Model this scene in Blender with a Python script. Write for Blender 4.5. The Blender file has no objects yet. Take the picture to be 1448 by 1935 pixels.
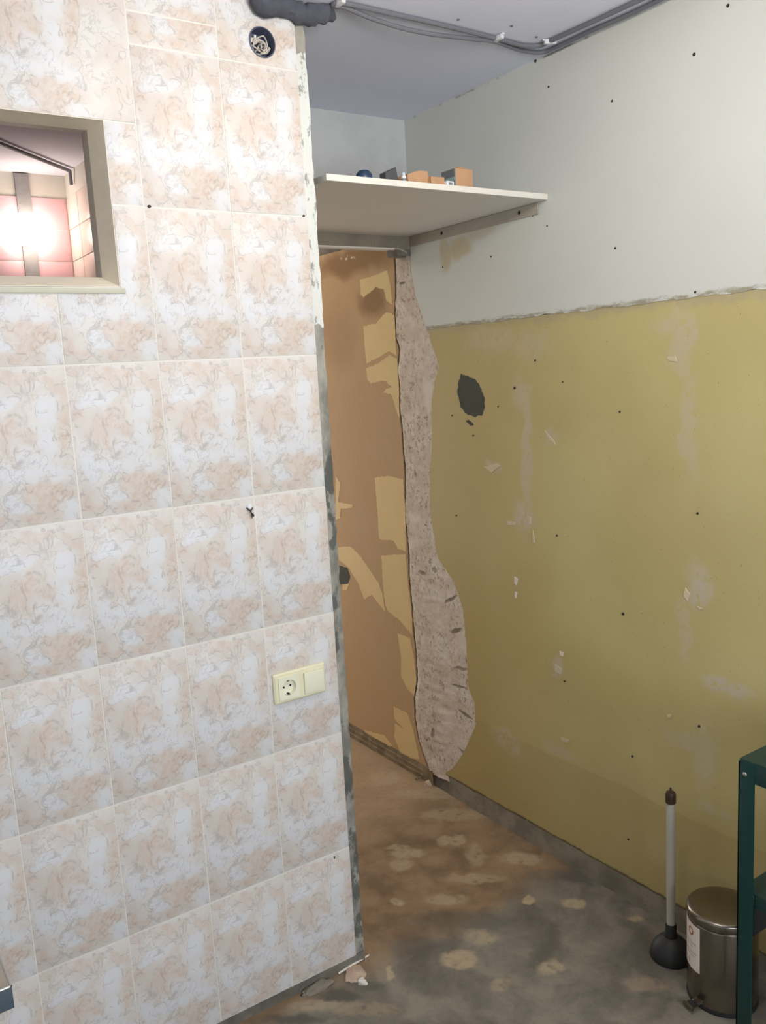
import bpy, bmesh, math, random
import numpy as np
from mathutils import Matrix, Vector, noise

random.seed(7)
PI = math.pi
scene = bpy.context.scene

# ------------------------------------------------------------------ camera, world, lights, exposure
FPX, IW, IH = 1636.8, 1448.0, 1935.0
CAM = np.array([-0.9024, -1.9137, 1.6393])
RC = np.array([[0.82532165, -0.56196478, -0.05513399],
               [-0.13478992, -0.10125219, -0.98568741],
               [0.54833917, 0.82094067, -0.15931281]])      # rows: right, down, forward
cd = bpy.data.cameras.new('camera')
cd.sensor_fit = 'VERTICAL'
cd.sensor_height = 24.0
cd.lens = FPX / IH * 24.0
cd.clip_start = 0.02
cam = bpy.data.objects.new('camera', cd)
scene.collection.objects.link(cam)
mw = Matrix.Identity(4)
for i in range(3):
    mw[i][0] = RC[0][i]
    mw[i][1] = -RC[1][i]
    mw[i][2] = -RC[2][i]
    mw[i][3] = CAM[i]
cam.matrix_world = mw
scene.camera = cam

world = bpy.data.worlds.new('sky')
scene.world = world
world.use_nodes = True
bg = world.node_tree.nodes['Background']
bg.inputs['Color'].default_value = (0.62, 0.74, 1.0, 1)
bg.inputs['Strength'].default_value = 1.0

WIN = dict(x0=-0.85, x1=0.50, z0=0.90, z1=2.30, y=-3.30)    # the daylight window opposite the tiled wall
al = bpy.data.lights.new('window_daylight', 'AREA')
al.shape = 'RECTANGLE'
al.size = WIN['x1'] - WIN['x0']
al.size_y = WIN['z1'] - WIN['z0']
al.energy = 66.0
al.color = (0.84, 0.91, 1.0)
alo = bpy.data.objects.new('window_daylight', al)
scene.collection.objects.link(alo)
alo.location = ((WIN['x0'] + WIN['x1']) / 2, WIN['y'] - 0.14, (WIN['z0'] + WIN['z1']) / 2)
alo.rotation_euler = (PI / 2, 0, 0)                         # shines along +y into the room

dl = bpy.data.lights.new('passage_fill', 'AREA')           # added fill for the brown board, behind an added, unseen door
dl.shape = 'RECTANGLE'
dl.size, dl.size_y = 0.56, 1.70
dl.energy = 11.0
dl.color = (1.0, 0.95, 0.88)
dlo = bpy.data.objects.new('passage_fill', dl)
scene.collection.objects.link(dlo)
dlo.location = (0.62, 2.635, 1.10)
dlo.rotation_euler = (PI / 2, 0, PI)                        # shines along -y into the passage
LAMP_EMIT = 56.0         # bare bulb of the room (built in make_bulb)
HALL_EMIT = 50.0         # bulb in the passage behind the partition
BATH_EMIT = 11.5          # globe lamp of the room behind the hatch
vs = scene.view_settings
vs.view_transform = 'Standard'
vs.look = 'None'
vs.gamma = 1.0
vs.use_curve_mapping = False
vs.exposure = 0.2


# ------------------------------------------------------------------ helpers
def at(px, py, ax, val):
    """the point of the plane {axis ax = val} that the photograph shows at a pixel"""
    d = RC.T @ np.array([(px - IW / 2) / FPX, (py - IH / 2) / FPX, 1.0])
    t = (val - CAM[ax]) / d[ax]
    return CAM + t * d


def lin(c):
    out = []
    for v in c[:3]:
        v = v / 255.0
        out.append(v / 12.92 if v <= 0.04045 else ((v + 0.055) / 1.055) ** 2.4)
    return (out[0], out[1], out[2], 1.0)


class N:
    def __init__(self, name):
        self.m = bpy.data.materials.new(name)
        self.m.use_nodes = True
        self.t = self.m.node_tree
        self.b = self.t.nodes['Principled BSDF']
        self.tc = self.t.nodes.new('ShaderNodeTexCoord')

    def co(self):
        return self.tc.outputs['Object']

    def put(self, sock, v):
        if isinstance(v, bpy.types.NodeSocket):
            self.t.links.new(v, sock)
        elif v is not None:
            sock.default_value = v

    def math(self, op, a, b=None, c=None, clamp=False):
        n = self.t.nodes.new('ShaderNodeMath')
        n.operation = op
        n.use_clamp = clamp
        for i, v in enumerate((a, b, c)):
            if v is not None:
                self.put(n.inputs[i], v)
        return n.outputs[0]

    def vmath(self, op, a, b=None, scale=None):
        n = self.t.nodes.new('ShaderNodeVectorMath')
        n.operation = op
        self.put(n.inputs[0], a)
        if b is not None:
            self.put(n.inputs[1], b)
        if scale is not None:
            self.put(n.inputs['Scale'], scale)
        return n.outputs['Value'] if op in ('LENGTH', 'DISTANCE', 'DOT_PRODUCT') else n.outputs['Vector']

    def sep(self, v):
        n = self.t.nodes.new('ShaderNodeSeparateXYZ')
        self.put(n.inputs[0], v)
        return n.outputs

    def noise(self, v, scale, detail=3, rough=0.5, dist=0.0, color=False):
        n = self.t.nodes.new('ShaderNodeTexNoise')
        self.put(n.inputs['Vector'], v)
        n.inputs['Scale'].default_value = scale
        n.inputs['Detail'].default_value = detail
        n.inputs['Roughness'].default_value = rough
        n.inputs['Distortion'].default_value = dist
        return n.outputs['Color' if color else 'Fac']

    def step(self, v, a, b):
        n = self.t.nodes.new('ShaderNodeMapRange')
        n.interpolation_type = 'SMOOTHSTEP'
        self.put(n.inputs['Value'], v)
        n.inputs['From Min'].default_value = a
        n.inputs['From Max'].default_value = b
        return n.outputs[0]

    def mix(self, f, a, b):
        n = self.t.nodes.new('ShaderNodeMix')
        n.data_type = 'RGBA'
        self.put(n.inputs[0], f)
        self.put(n.inputs[6], a)
        self.put(n.inputs[7], b)
        return n.outputs[2]

    def mapping(self, v, loc=(0, 0, 0), rot=(0, 0, 0), scale=(1, 1, 1), kind='POINT'):
        n = self.t.nodes.new('ShaderNodeMapping')
        n.vector_type = kind
        self.put(n.inputs['Vector'], v)
        n.inputs['Location'].default_value = loc
        n.inputs['Rotation'].default_value = rot
        n.inputs['Scale'].default_value = scale
        return n.outputs[0]

    def warp(self, v, scale, amp, detail=3):
        c = self.noise(v, scale, detail, color=True)
        c = self.vmath('SUBTRACT', c, (0.5, 0.5, 0.5))
        c = self.vmath('SCALE', c, scale=amp)
        return self.vmath('ADD', v, c)

    def blobs(self, v, items, soft=0.25):
        acc = None
        for loc, rot, sc, w in items:
            p = self.mapping(v, loc, rot, sc, 'TEXTURE')
            d = self.vmath('LENGTH', p)
            f = self.math('MULTIPLY', self.step(d, 1 + soft, 1 - soft), w)
            acc = f if acc is None else self.math('MAXIMUM', acc, f)
        return acc

    def bump(self, h, strength=0.4, dist=0.004):
        n = self.t.nodes.new('ShaderNodeBump')
        n.inputs['Strength'].default_value = strength
        n.inputs['Distance'].default_value = dist
        self.put(n.inputs['Height'], h)
        self.t.links.new(n.outputs[0], self.b.inputs['Normal'])

    def done(self, color, rough=0.6, metal=0.0, spec=0.5):
        self.put(self.b.inputs['Base Color'], color)
        self.put(self.b.inputs['Roughness'], rough)
        self.b.inputs['Metallic'].default_value = metal
        self.b.inputs['Specular IOR Level'].default_value = spec
        return self.m


def plain(name, rgb, rough=0.5, metal=0.0, spec=0.5, var=0.12, vs_=18, bump=0.0):
    n = N(name)
    c = lin(rgb)
    dk = tuple(x * (1 - var) for x in c[:3]) + (1,)
    lt = tuple(min(1, x * (1 + var)) for x in c[:3]) + (1,)
    k = n.noise(n.co(), vs_, 4, 0.6)
    if bump:
        n.bump(n.noise(n.co(), vs_ * 6, 4, 0.6), bump, 0.002)
    return n.done(n.mix(k, dk, lt), rough, metal, spec)


def emit(name, rgb, strength):
    n = N(name)
    n.b.inputs['Emission Color'].default_value = tuple(rgb) + (1,)
    n.b.inputs['Emission Strength'].default_value = strength
    return n.done((0.9, 0.9, 0.9, 1), 0.4)


COL = scene.collection


def link(o, parent=None):
    COL.objects.link(o)
    if parent is not None:
        o.parent = parent
    return o


def tag(o, label=None, cat=None, group=None, kind=None):
    if label:
        o['label'] = label
    if cat:
        o['category'] = cat
    if group:
        o['group'] = group
    if kind:
        o['kind'] = kind
    return o


def empty(name, loc, label, cat, group=None, rz=0.0, kind=None):
    o = bpy.data.objects.new(name, None)
    o.empty_display_size = 0.05
    link(o)
    o.location = loc
    o.rotation_euler = (0, 0, rz)
    return tag(o, label, cat, group, kind)


def finish(bm, name, m, parent=None, smooth=False):
    bmesh.ops.recalc_face_normals(bm, faces=bm.faces[:])
    me = bpy.data.meshes.new(name)
    bm.to_mesh(me)
    bm.free()
    me.materials.append(m)
    if smooth:
        for p in me.polygons:
            p.use_smooth = True
        try:
            me.set_sharp_from_angle(angle=math.radians(35))
        except Exception:
            pass
    return link(bpy.data.objects.new(name, me), parent)


def add_box(bm, x0, x1, y0, y1, z0, z1, bevel=0.0, mx=None):
    r = bmesh.ops.create_cube(bm, size=1.0)
    v = r['verts']
    bmesh.ops.scale(bm, vec=(x1 - x0, y1 - y0, z1 - z0), verts=v)
    bmesh.ops.translate(bm, vec=((x0 + x1) / 2, (y0 + y1) / 2, (z0 + z1) / 2), verts=v)
    if bevel:
        es = list({e for q in v for e in q.link_edges})
        r2 = bmesh.ops.bevel(bm, geom=es, offset=bevel, segments=2, affect='EDGES', profile=0.6)
        v = list({q for f in r2['faces'] for q in f.verts} | {q for q in v if q.is_valid})
    if mx is not None:
        bmesh.ops.transform(bm, matrix=mx, verts=v)
    return v


def box(name, m, parent, x0, x1, y0, y1, z0, z1, bevel=0.0, mx=None):
    bm = bmesh.new()
    add_box(bm, x0, x1, y0, y1, z0, z1, bevel, mx)
    return finish(bm, name, m, parent, smooth=bevel > 0)


def lathe(name, m, parent, prof, n=40, smooth=True, mx=None):
    bm = bmesh.new()
    rings = []
    for r, z in prof:
        if r < 1e-6:
            rings.append([bm.verts.new((0, 0, z))])
        else:
            rings.append([bm.verts.new((r * math.cos(2 * PI * k / n), r * math.sin(2 * PI * k / n), z)) for k in range(n)])
    for a, b in zip(rings, rings[1:]):
        for k in range(n):
            q = [a[k % len(a)], a[(k + 1) % len(a)], b[(k + 1) % len(b)], b[k % len(b)]]
            u = []
            for w in q:
                if w not in u:
                    u.append(w)
            if len(u) > 2:
                bm.faces.new(u)
    if mx is not None:
        bmesh.ops.transform(bm, matrix=mx, verts=bm.verts[:])
    return finish(bm, name, m, parent, smooth)


def add_tube(bm, pts, rad, n=8):
    pts = [Vector(p) for p in pts]
    rings = []
    up = Vector((0.13, 0.21, 0.97))
    for i, p in enumerate(pts):
        t = (pts[min(i + 1, len(pts) - 1)] - pts[max(i - 1, 0)]).normalized()
        a = t.cross(up)
        if a.length < 1e-3:
            a = t.cross(Vector((1, 0, 0)))
        a.normalize()
        b = t.cross(a)
        r = rad[i] if isinstance(rad, (list, tuple)) else rad
        rings.append([bm.verts.new(p + a * r * math.cos(2 * PI * k / n) + b * r * math.sin(2 * PI * k / n)) for k in range(n)])
    for u, v in zip(rings, rings[1:]):
        for k in range(n):
            bm.faces.new((u[k], u[(k + 1) % n], v[(k + 1) % n], v[k]))
    bm.faces.new(rings[0])
    bm.faces.new(rings[-1])


def tube(name, m, parent, pts, rad, n=8):
    bm = bmesh.new()
    add_tube(bm, pts, rad, n)
    return finish(bm, name, m, parent, True)


def spline(pts, k=8):
    """Catmull-Rom through the points"""
    P = [Vector(p) for p in pts]
    P = [P[0] * 2 - P[1]] + P + [P[-1] * 2 - P[-2]]
    out = []
    for i in range(1, len(P) - 2):
        for j in range(k):
            t = j / k
            a, b, c, d = P[i - 1], P[i], P[i + 1], P[i + 2]
            out.append(0.5 * ((2 * b) + (c - a) * t + (2 * a - 5 * b + 4 * c - d) * t * t + (3 * b - a - 3 * c + d) * t ** 3))
    out.append(P[-2])
    return out


def ragged(pts, amp, step, closed=True, seed=0.0):
    """finer outline with an uneven, torn run; amp in metres"""
    out = []
    n = len(pts)
    for i in range(n if closed else n - 1):
        a = Vector(pts[i]).to_2d() if len(pts[i]) > 2 else Vector(pts[i])
        b = Vector(pts[(i + 1) % n])
        L = (b - a).length
        k = max(1, int(L / step))
        nr = Vector((-(b - a).y, (b - a).x)).normalized() if L > 0 else Vector((0, 0))
        for j in range(k):
            p = a.lerp(b, j / k)
            q = Vector((p.x * 60, p.y * 60, seed))
            h = noise.noise(q) + 0.5 * noise.noise(q * 2.7) + 0.35 * noise.noise(q * 7.1)
            out.append(p + nr * h * amp)
    if not closed:
        out.append(Vector(pts[-1]))
    return out


def slab_x(name, m, parent, outline, x0, x1):
    """a sheet on the right wall: outline in (y, z), faces at x0 (room side) and x1"""
    bm = bmesh.new()
    vs_ = [bm.verts.new((x0, p[0], p[1])) for p in outline]
    f = bm.faces.new(vs_)
    r = bmesh.ops.extrude_face_region(bm, geom=[f])
    nv = [e for e in r['geom'] if isinstance(e, bmesh.types.BMVert)]
    bmesh.ops.translate(bm, vec=(x1 - x0, 0, 0), verts=nv)
    bmesh.ops.triangulate(bm, faces=[q for q in bm.faces if len(q.verts) > 4])
    return finish(bm, name, m, parent)


# ------------------------------------------------------------------ measures of the place
H = 2.505                 # ceiling
XR = 1.0133               # right wall
YB = 0.68                 # face of the partition over the passage
XE = 0.231                # end of the tiled wall
XL, YF, YE = -2.25, -3.30, 2.60
GZ = [0.0285, 0.359, 0.6919, 1.0248, 1.3577, 1.6906, 2.0235, 2.3564, 2.497]
GX = [0.2015, 0.0, -0.206, -0.412, -0.618, -0.824, -1.03, -1.236, -1.442, -1.648, -1.854, -2.06, -2.245]
WX0, WX1, WZ0, WZ1 = -0.83, -0.277, 1.854, 2.195            # hatch in the tiled wall
BX, BZ, BR = 0.113, 2.407, 0.0345                           # junction box


def px_blob_x(px, py, hw, hh, w=1.0, tilt=0.0, x=XR):
    c = at(px, py, 0, x)
    ry = abs(at(px + hw, py, 0, x)[1] - at(px - hw, py, 0, x)[1]) / 2
    rz = abs(at(px, py + hh, 0, x)[2] - at(px, py - hh, 0, x)[2]) / 2
    return (tuple(c), (tilt, 0, 0), (5.0, ry, rz), w)


def px_blob_z(px, py, hw, hh, w=1.0):
    c = at(px, py, 2, 0.0)
    a = at(px + hw, py, 2, 0.0) - at(px - hw, py, 2, 0.0)
    b = at(px, py + hh, 2, 0.0) - at(px, py - hh, 2, 0.0)
    return ((c[0], c[1], 0), (0, 0, math.atan2(a[1], a[0])), (np.linalg.norm(a) / 2, np.linalg.norm(b) / 2, 5.0), w)


# ------------------------------------------------------------------ materials of the setting
def mat_tile():
    n = N('printed ceramic tile')
    co = n.co()
    w = n.warp(co, 15, 0.050, 3)
    w = n.warp(w, 50, 0.020, 4)
    w2 = n.warp(co, 30, 0.030, 4)
    base = n.mix(n.step(n.noise(w2, 14, 3), 0.40, 0.60), lin((211, 202, 193)), lin((217, 212, 206)))

    def patch(items, soft):
        """mask of the patches and of the thin vein that runs round them"""
        acc = None
        for loc, rot, sc, k in items:
            d = n.vmath('LENGTH', n.mapping(w, loc, rot, sc, 'TEXTURE'))
            d = n.math('ADD', d, 1.0 - k)
            acc = d if acc is None else n.math('MINIMUM', acc, d)
        m = n.step(acc, 1 + soft, 1 - soft)
        line = n.step(n.math('ABSOLUTE', n.math('SUBTRACT', acc, 1.0)), 0.11, 0.0)
        return m, line

    pe, pl_ = patch([((-0.022, 0, 0.018), (0, 0.2, 0), (0.046, 1, 0.050), 1.0), ((0.040, 0, -0.100), (0, -0.3, 0), (0.050, 1, 0.040), 1.0),
                     ((0.088, 0, 0.030), (0, 0.1, 0), (0.020, 1, 0.050), 1.0), ((-0.030, 0, 0.146), (0, 0.05, 0), (0.085, 1, 0.013), 1.0),
                     ((-0.072, 0, -0.128), (0, 0.3, 0), (0.034, 1, 0.026), 1.0), ((0.075, 0, 0.120), (0, 0.8, 0), (0.030, 1, 0.012), 1.0),
                     ((-0.090, 0, 0.070), (0, 0, 0), (0.014, 1, 0.030), 1.0), ((0.000, 0, -0.150), (0, 0, 0), (0.030, 1, 0.012), 1.0)], 0.55)
    mott = n.math('ADD', 0.25, n.math('MULTIPLY', 0.75, n.step(n.noise(w2, 36, 6, 0.7), 0.40, 0.66)))
    col = n.mix(n.math('MULTIPLY', n.math('MULTIPLY', pe, mott), 0.85), base, lin((206, 184, 167)))
    wh, wl_ = patch([((0.045, 0, -0.042), (0, 0.65, 0), (0.070, 1, 0.020), 1.0), ((-0.075, 0, -0.050), (0, -0.1, 0), (0.024, 1, 0.046), 1.0),
                     ((0.055, 0, 0.075), (0, 0.2, 0), (0.020, 1, 0.036), 1.0), ((-0.045, 0, 0.095), (0, -0.3, 0), (0.048, 1, 0.018), 1.0),
                     ((0.085, 0, -0.140), (0, 0.2, 0), (0.020, 1, 0.022), 1.0), ((-0.020, 0, -0.120), (0, 0.8, 0), (0.026, 1, 0.014), 1.0),
                     ((0.050, 0, 0.010), (0, -0.2, 0), (0.022, 1, 0.040), 1.0), ((-0.010, 0, -0.052), (0, 0.15, 0), (0.060, 1, 0.020), 1.0)], 0.55)
    col = n.mix(n.math('MULTIPLY', wh, 0.8), col, lin((218, 218, 220)))
    # grey veins: round the patches, and free curls
    br1 = n.step(n.noise(co, 34, 3, 0.6), 0.44, 0.60)
    v = n.math('MULTIPLY', n.math('MAXIMUM', pl_, wl_), br1)
    c1 = n.math('ABSOLUTE', n.math('SUBTRACT', n.noise(w, 24, 1, 0.5, 0.9), 0.5))
    c1 = n.math('MULTIPLY', n.step(c1, 0.032, 0.004), n.step(n.noise(co, 19, 2), 0.45, 0.56))
    c2 = n.math('ABSOLUTE', n.math('SUBTRACT', n.noise(w2, 48, 2, 0.5, 1.2), 0.5))
    c2 = n.math('MULTIPLY', n.step(c2, 0.050, 0.005), n.step(n.noise(co, 13, 2, 0.5, 0.4), 0.50, 0.60))
    v = n.math('MAXIMUM', v, n.math('MAXIMUM', n.math('MULTIPLY', c1, 0.9), n.math('MULTIPLY', c2, 0.6)))
    col = n.mix(n.math('MULTIPLY', v, 0.52), col, lin((158, 150, 145)))
    # brush strokes inside the rose shape
    st = n.step(n.noise(n.mapping(w2, scale=(1, 1, 0.16)), 75, 2, 0.5), 0.56, 0.68)
    ro = n.blobs(w, [((-0.022, 0, 0.020), (0, 0.2, 0), (0.034, 1, 0.040), 1.0), ((0.090, 0, 0.030), (0, 0, 0), (0.016, 1, 0.040), 0.8)], 0.4)
    col = n.mix(n.math('MULTIPLY', n.math('MULTIPLY', st, ro), 0.45), col, lin((170, 147, 131)))
    sp = n.math('MULTIPLY', n.step(n.noise(w2, 95, 4, 0.7), 0.52, 0.70), n.blobs(w, [((0.045, 0, -0.108), (0, -0.3, 0), (0.042, 1, 0.032), 1.0)], 0.5))
    col = n.mix(n.math('MULTIPLY', sp, 0.5), col, lin((186, 146, 126)))
    n.bump(n.noise(co, 9, 2), 0.10, 0.004)
    return n.done(col, 0.42, 0, 0.35)


def mat_grout():
    return plain('cream grout', (224, 219, 210), 0.6, var=0.04, vs_=30)


def mat_plaster(name, a, b, dark=(90, 88, 84), amount=0.35, scale=9.0, bump=0.5):
    n = N(name)
    co = n.co()
    c = n.mix(n.step(n.noise(co, scale, 5, 0.6), 0.35, 0.65), lin(a), lin(b))
    d = n.step(n.noise(co, scale * 4, 5, 0.7, 0.4), 0.60, 0.72)
    c = n.mix(n.math('MULTIPLY', d, amount), c, lin(dark))
    n.bump(n.noise(co, scale * 9, 5, 0.65), bump, 0.003)
    return n.done(c, 0.85, 0, 0.3)


def mat_ceiling():
    n = N('bluish whitewash')
    co = n.co()
    c = n.mix(n.noise(co, 3.0, 3), lin((222, 224, 237)), lin((232, 234, 244)))
    sp = n.step(n.noise(co, 40, 4, 0.7), 0.66, 0.72)
    c = n.mix(n.math('MULTIPLY', sp, 0.12), c, lin((150, 150, 155)))
    n.bump(n.noise(co, 45, 4), 0.15, 0.003)
    return n.done(c, 0.9, 0, 0.2)


def mat_white_panel():
    n = N('white painted upper wall')
    co = n.co()
    s = n.sep(co)
    c = n.mix(n.noise(co, 2.5, 4), lin((205, 206, 199)), lin((217, 218, 211)))
    # yellow showing through under the shelf
    w = n.warp(co, 14, 0.05)
    ye = n.blobs(w, [px_blob_x(870, 470, 22, 22, 0.55), px_blob_x(842, 480, 10, 35, 0.5), px_blob_x(905, 440, 30, 12, 0.3)], 0.4)
    c = n.mix(ye, c, lin((190, 170, 110)))
    # dirty torn lower edge and cracked joint with the ceiling
    e = n.step(n.math('ADD', s[2], n.math('MULTIPLY', n.noise(n.mapping(co, scale=(1, 1, 3)), 18, 5, 0.7), 0.030)), 1.811, 1.802)
    c = n.mix(n.math('MULTIPLY', e, n.step(n.noise(n.mapping(co, scale=(1, 1, 4)), 16, 5, 0.7), 0.38, 0.56)), c, lin((158, 152, 130)))
    kz = n.math('ADD', s[2], n.math('MULTIPLY', n.math('SUBTRACT', n.noise(co, 60, 4, 0.7), 0.5), 0.012))
    k = n.math('MULTIPLY', n.step(kz, 2.4975, 2.500), n.step(n.noise(n.mapping(co, scale=(0, 1, 0)), 5, 4, 0.65), 0.50, 0.60))
    c = n.mix(n.math('MULTIPLY', k, 0.7), c, lin((112, 108, 102)))
    n.bump(n.noise(co, 30, 4), 0.12, 0.003)
    return n.done(c, 0.75, 0, 0.3)


def mat_yellow():
    n = N('yellow oil paint with filler smears')
    co = n.co()
    s = n.sep(co)
    c = n.mix(n.step(n.noise(co, 2.2, 4), 0.35, 0.65), lin((188, 173, 118)), lin((196, 182, 128)))
    w = n.warp(co, 12, 0.09, 5)
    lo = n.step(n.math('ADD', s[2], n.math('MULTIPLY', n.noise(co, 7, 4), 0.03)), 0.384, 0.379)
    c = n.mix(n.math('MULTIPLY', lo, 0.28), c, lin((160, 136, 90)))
    left = n.math('MULTIPLY', n.step(s[1], -0.15, 0.45), 0.45)  # wall's shading gradient painted in, darker towards the passage
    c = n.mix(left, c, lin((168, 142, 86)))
    sm = n.blobs(w, [px_blob_x(995, 850, 9, 130, 0.55), px_blob_x(985, 745, 22, 22, 0.5), px_blob_x(990, 975, 18, 24, 0.8),
                     px_blob_x(935, 883, 16, 10, 0.6), px_blob_x(1045, 825, 12, 16, 0.45),
                     px_blob_x(1290, 650, 20, 70, 0.5), px_blob_x(1305, 810, 16, 90, 0.45), px_blob_x(1270, 615, 40, 20, 0.4),
                     px_blob_x(1318, 1110, 26, 42, 0.8), px_blob_x(1290, 1180, 14, 60, 0.4), px_blob_x(1375, 1300, 42, 13, 0.85),
                     px_blob_x(1330, 1430, 24, 60, 0.4), px_blob_x(1350, 1530, 30, 12, 0.5), px_blob_x(1300, 1400, 30, 20, 0.4),
                     px_blob_x(960, 1400, 25, 18, 0.5), px_blob_x(1060, 1420, 30, 14, 0.35), px_blob_x(1052, 1260, 9, 18, 0.7),
                     px_blob_x(1000, 650, 40, 30, 0.3), px_blob_x(925, 640, 50, 25, 0.35)], 0.5)
    sm = n.math('MULTIPLY', sm, n.step(n.noise(co, 30, 5, 0.7), 0.34, 0.52), None)
    sm = n.math('MULTIPLY', sm, 1.25, clamp=True)
    c = n.mix(sm, c, lin((196, 182, 158)))
    sp = n.step(n.noise(co, 120, 2, 0.5), 0.735, 0.75)
    c = n.mix(n.math('MULTIPLY', sp, 0.5), c, lin((110, 92, 60)))
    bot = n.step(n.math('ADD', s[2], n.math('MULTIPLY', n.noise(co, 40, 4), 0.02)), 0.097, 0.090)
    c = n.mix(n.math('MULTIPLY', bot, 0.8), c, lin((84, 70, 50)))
    top = n.step(n.math('ADD', s[2], n.math('MULTIPLY', n.noise(co, 22, 5, 0.7), 0.09)), 1.795, 1.825)
    c = n.mix(n.math('MULTIPLY', top, 0.7), c, lin((172, 160, 128)))
    n.bump(n.math('ADD', n.noise(co, 26, 5, 0.6), n.math('MULTIPLY', sm, 0.6)), 0.25, 0.004)
    return n.done(c, 0.42, 0, 0.4)


def mat_board():
    n = N('brown fibreboard')
    co = n.co()
    g = n.noise(n.mapping(co, scale=(1, 60, 3)), 4, 4, 0.6)
    c = n.mix(g, lin((180, 147, 106)), lin((198, 166, 126)))
    c = n.mix(n.math('MULTIPLY', n.step(n.noise(co, 4, 4, 0.6), 0.40, 0.65), 0.4), c, lin((190, 160, 124)))
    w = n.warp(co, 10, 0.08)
    dk = n.blobs(w, [px_blob_x(705, 570, 25, 28, 0.8), px_blob_x(670, 492, 75, 26, 0.85), px_blob_x(640, 640, 30, 60, 0.25)], 0.5)  # dark stains, plus the lintel's shade painted along the top
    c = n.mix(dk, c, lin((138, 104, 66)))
    fl = n.blobs(w, [px_blob_x(655, 487, 14, 4, 0.8, 0.2)], 0.4)
    c = n.mix(n.math('MULTIPLY', fl, n.step(n.noise(co, 60, 3), 0.5, 0.6)), c, lin((225, 215, 200)))
    n.bump(g, 0.15, 0.002)
    return n.done(c, 0.75, 0, 0.25)


def mat_scar():
    n = N('broken lime plaster')
    co = n.co()
    st = n.mapping(co, scale=(1, 1.0, 0.7))
    c = n.mix(n.step(n.noise(co, 14, 5, 0.65), 0.35, 0.65), lin((212, 196, 178)), lin((226, 214, 201)))
    d = n.step(n.noise(st, 72, 6, 0.8, 0.4), 0.51, 0.63)
    right = n.step(n.noise(co, 6, 3), 0.36, 0.52)
    c = n.mix(n.math('MULTIPLY', d, n.math('MULTIPLY', right, 0.75)), c, lin((120, 96, 76)))
    w = n.warp(co, 40, 0.012, 2)
    go = n.blobs(w, [px_blob_x(852, 1133, 13, 3, 1, -0.5), px_blob_x(862, 1192, 11, 4, 1, -0.4), px_blob_x(872, 1264, 12, 3, 0.8, -0.1),
                     px_blob_x(868, 1298, 13, 2.5, 0.8, -0.1), px_blob_x(880, 1351, 12, 3, 0.8, 0.2), px_blob_x(879, 1425, 12, 3, 0.8, 0.2),
                     px_blob_x(820, 1385, 4, 8, 0.9), px_blob_x(800, 1082, 6, 4, 0.8), px_blob_x(822, 1078, 5, 5, 0.6), px_blob_x(762, 535, 5, 2, 1)], 0.35)
    c = n.mix(n.math('MULTIPLY', go, 0.75), c, lin((104, 86, 72)))
    n.bump(n.math('SUBTRACT', n.noise(st, 60, 6, 0.7), go), 0.7, 0.006)
    return n.done(c, 0.9, 0, 0.2)


def mat_floor():
    n = N('stripped concrete floor')
    co = n.co()
    s = n.sep(co)
    w = n.warp(co, 5, 0.22, 5)
    sw = n.sep(w)
    brown = n.mix(n.step(n.noise(co, 6, 5, 0.6), 0.36, 0.64), lin((122, 98, 72)), lin((154, 127, 97)))
    grey = n.mix(n.step(n.noise(w, 5, 5, 0.6), 0.36, 0.64), lin((102, 96, 86)), lin((138, 130, 115)))
    f = n.step(sw[1], -0.10, 0.02)
    c = n.mix(f, grey, brown)
    # far end, towards the passage
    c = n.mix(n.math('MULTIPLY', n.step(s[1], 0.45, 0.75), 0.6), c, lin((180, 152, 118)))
    w2 = n.warp(co, 18, 0.06, 4)
    lt = n.blobs(w2, [px_blob_z(840, 1590, 14, 10, .7), px_blob_z(865, 1587, 14, 9, .7), px_blob_z(770, 1612, 32, 10, .7), px_blob_z(760, 1634, 20, 12, .6),
                      px_blob_z(900, 1615, 18, 22, .6), px_blob_z(750, 1602, 22, 4, .6), px_blob_z(985, 1622, 40, 12, .7), px_blob_z(900, 1660, 60, 8, .5),
                      px_blob_z(870, 1815, 34, 16, .8), px_blob_z(910, 1770, 26, 14, .6), px_blob_z(1045, 1830, 26, 14, .7), px_blob_z(945, 1865, 20, 14, .5),
                      px_blob_z(1000, 1702, 9, 7, .9), px_blob_z(1085, 1707, 22, 9, .8), px_blob_z(752, 1705, 12, 8, .8), px_blob_z(1205, 1735, 18, 7, .7),
                      px_blob_z(860, 1540, 60, 12, .55), px_blob_z(820, 1500, 90, 10, .5), px_blob_z(730, 1470, 30, 14, .6), px_blob_z(845, 1700, 40, 9, .5),
                      px_blob_z(740, 1840, 8, 12, .8), px_blob_z(690, 1905, 60, 14, .4), px_blob_z(1220, 1860, 40, 12, .35), px_blob_z(600, 1900, 50, 10, .5)], 0.35)
    c = n.mix(n.math('MULTIPLY', lt, n.step(n.noise(co, 30, 4), 0.25, 0.5)), c, lin((182, 163, 132)))
    dk = n.blobs(w2, [px_blob_z(880, 1740, 110, 20, .55), px_blob_z(780, 1790, 40, 22, .5), px_blob_z(1190, 1800, 50, 30, .35), px_blob_z(640, 1880, 40, 10, .75),
                      px_blob_z(820, 1860, 50, 20, .4), px_blob_z(560, 1925, 60, 10, .8), px_blob_z(700, 1860, 30, 8, .5)], 0.5)
    c = n.mix(dk, c, lin((84, 80, 72)))
    fine = n.step(n.noise(co, 46, 6, 0.75), 0.50, 0.68)
    c = n.mix(n.math('MULTIPLY', fine, 0.25), c, lin((92, 82, 66)))
    n.bump(n.math('ADD', n.noise(co, 22, 6, 0.65), n.math('MULTIPLY', lt, 0.5)), 0.45, 0.006)
    return n.done(c, n.step(n.noise(co, 4, 3), 1.3, 0.1), 0, 0.35)


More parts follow.
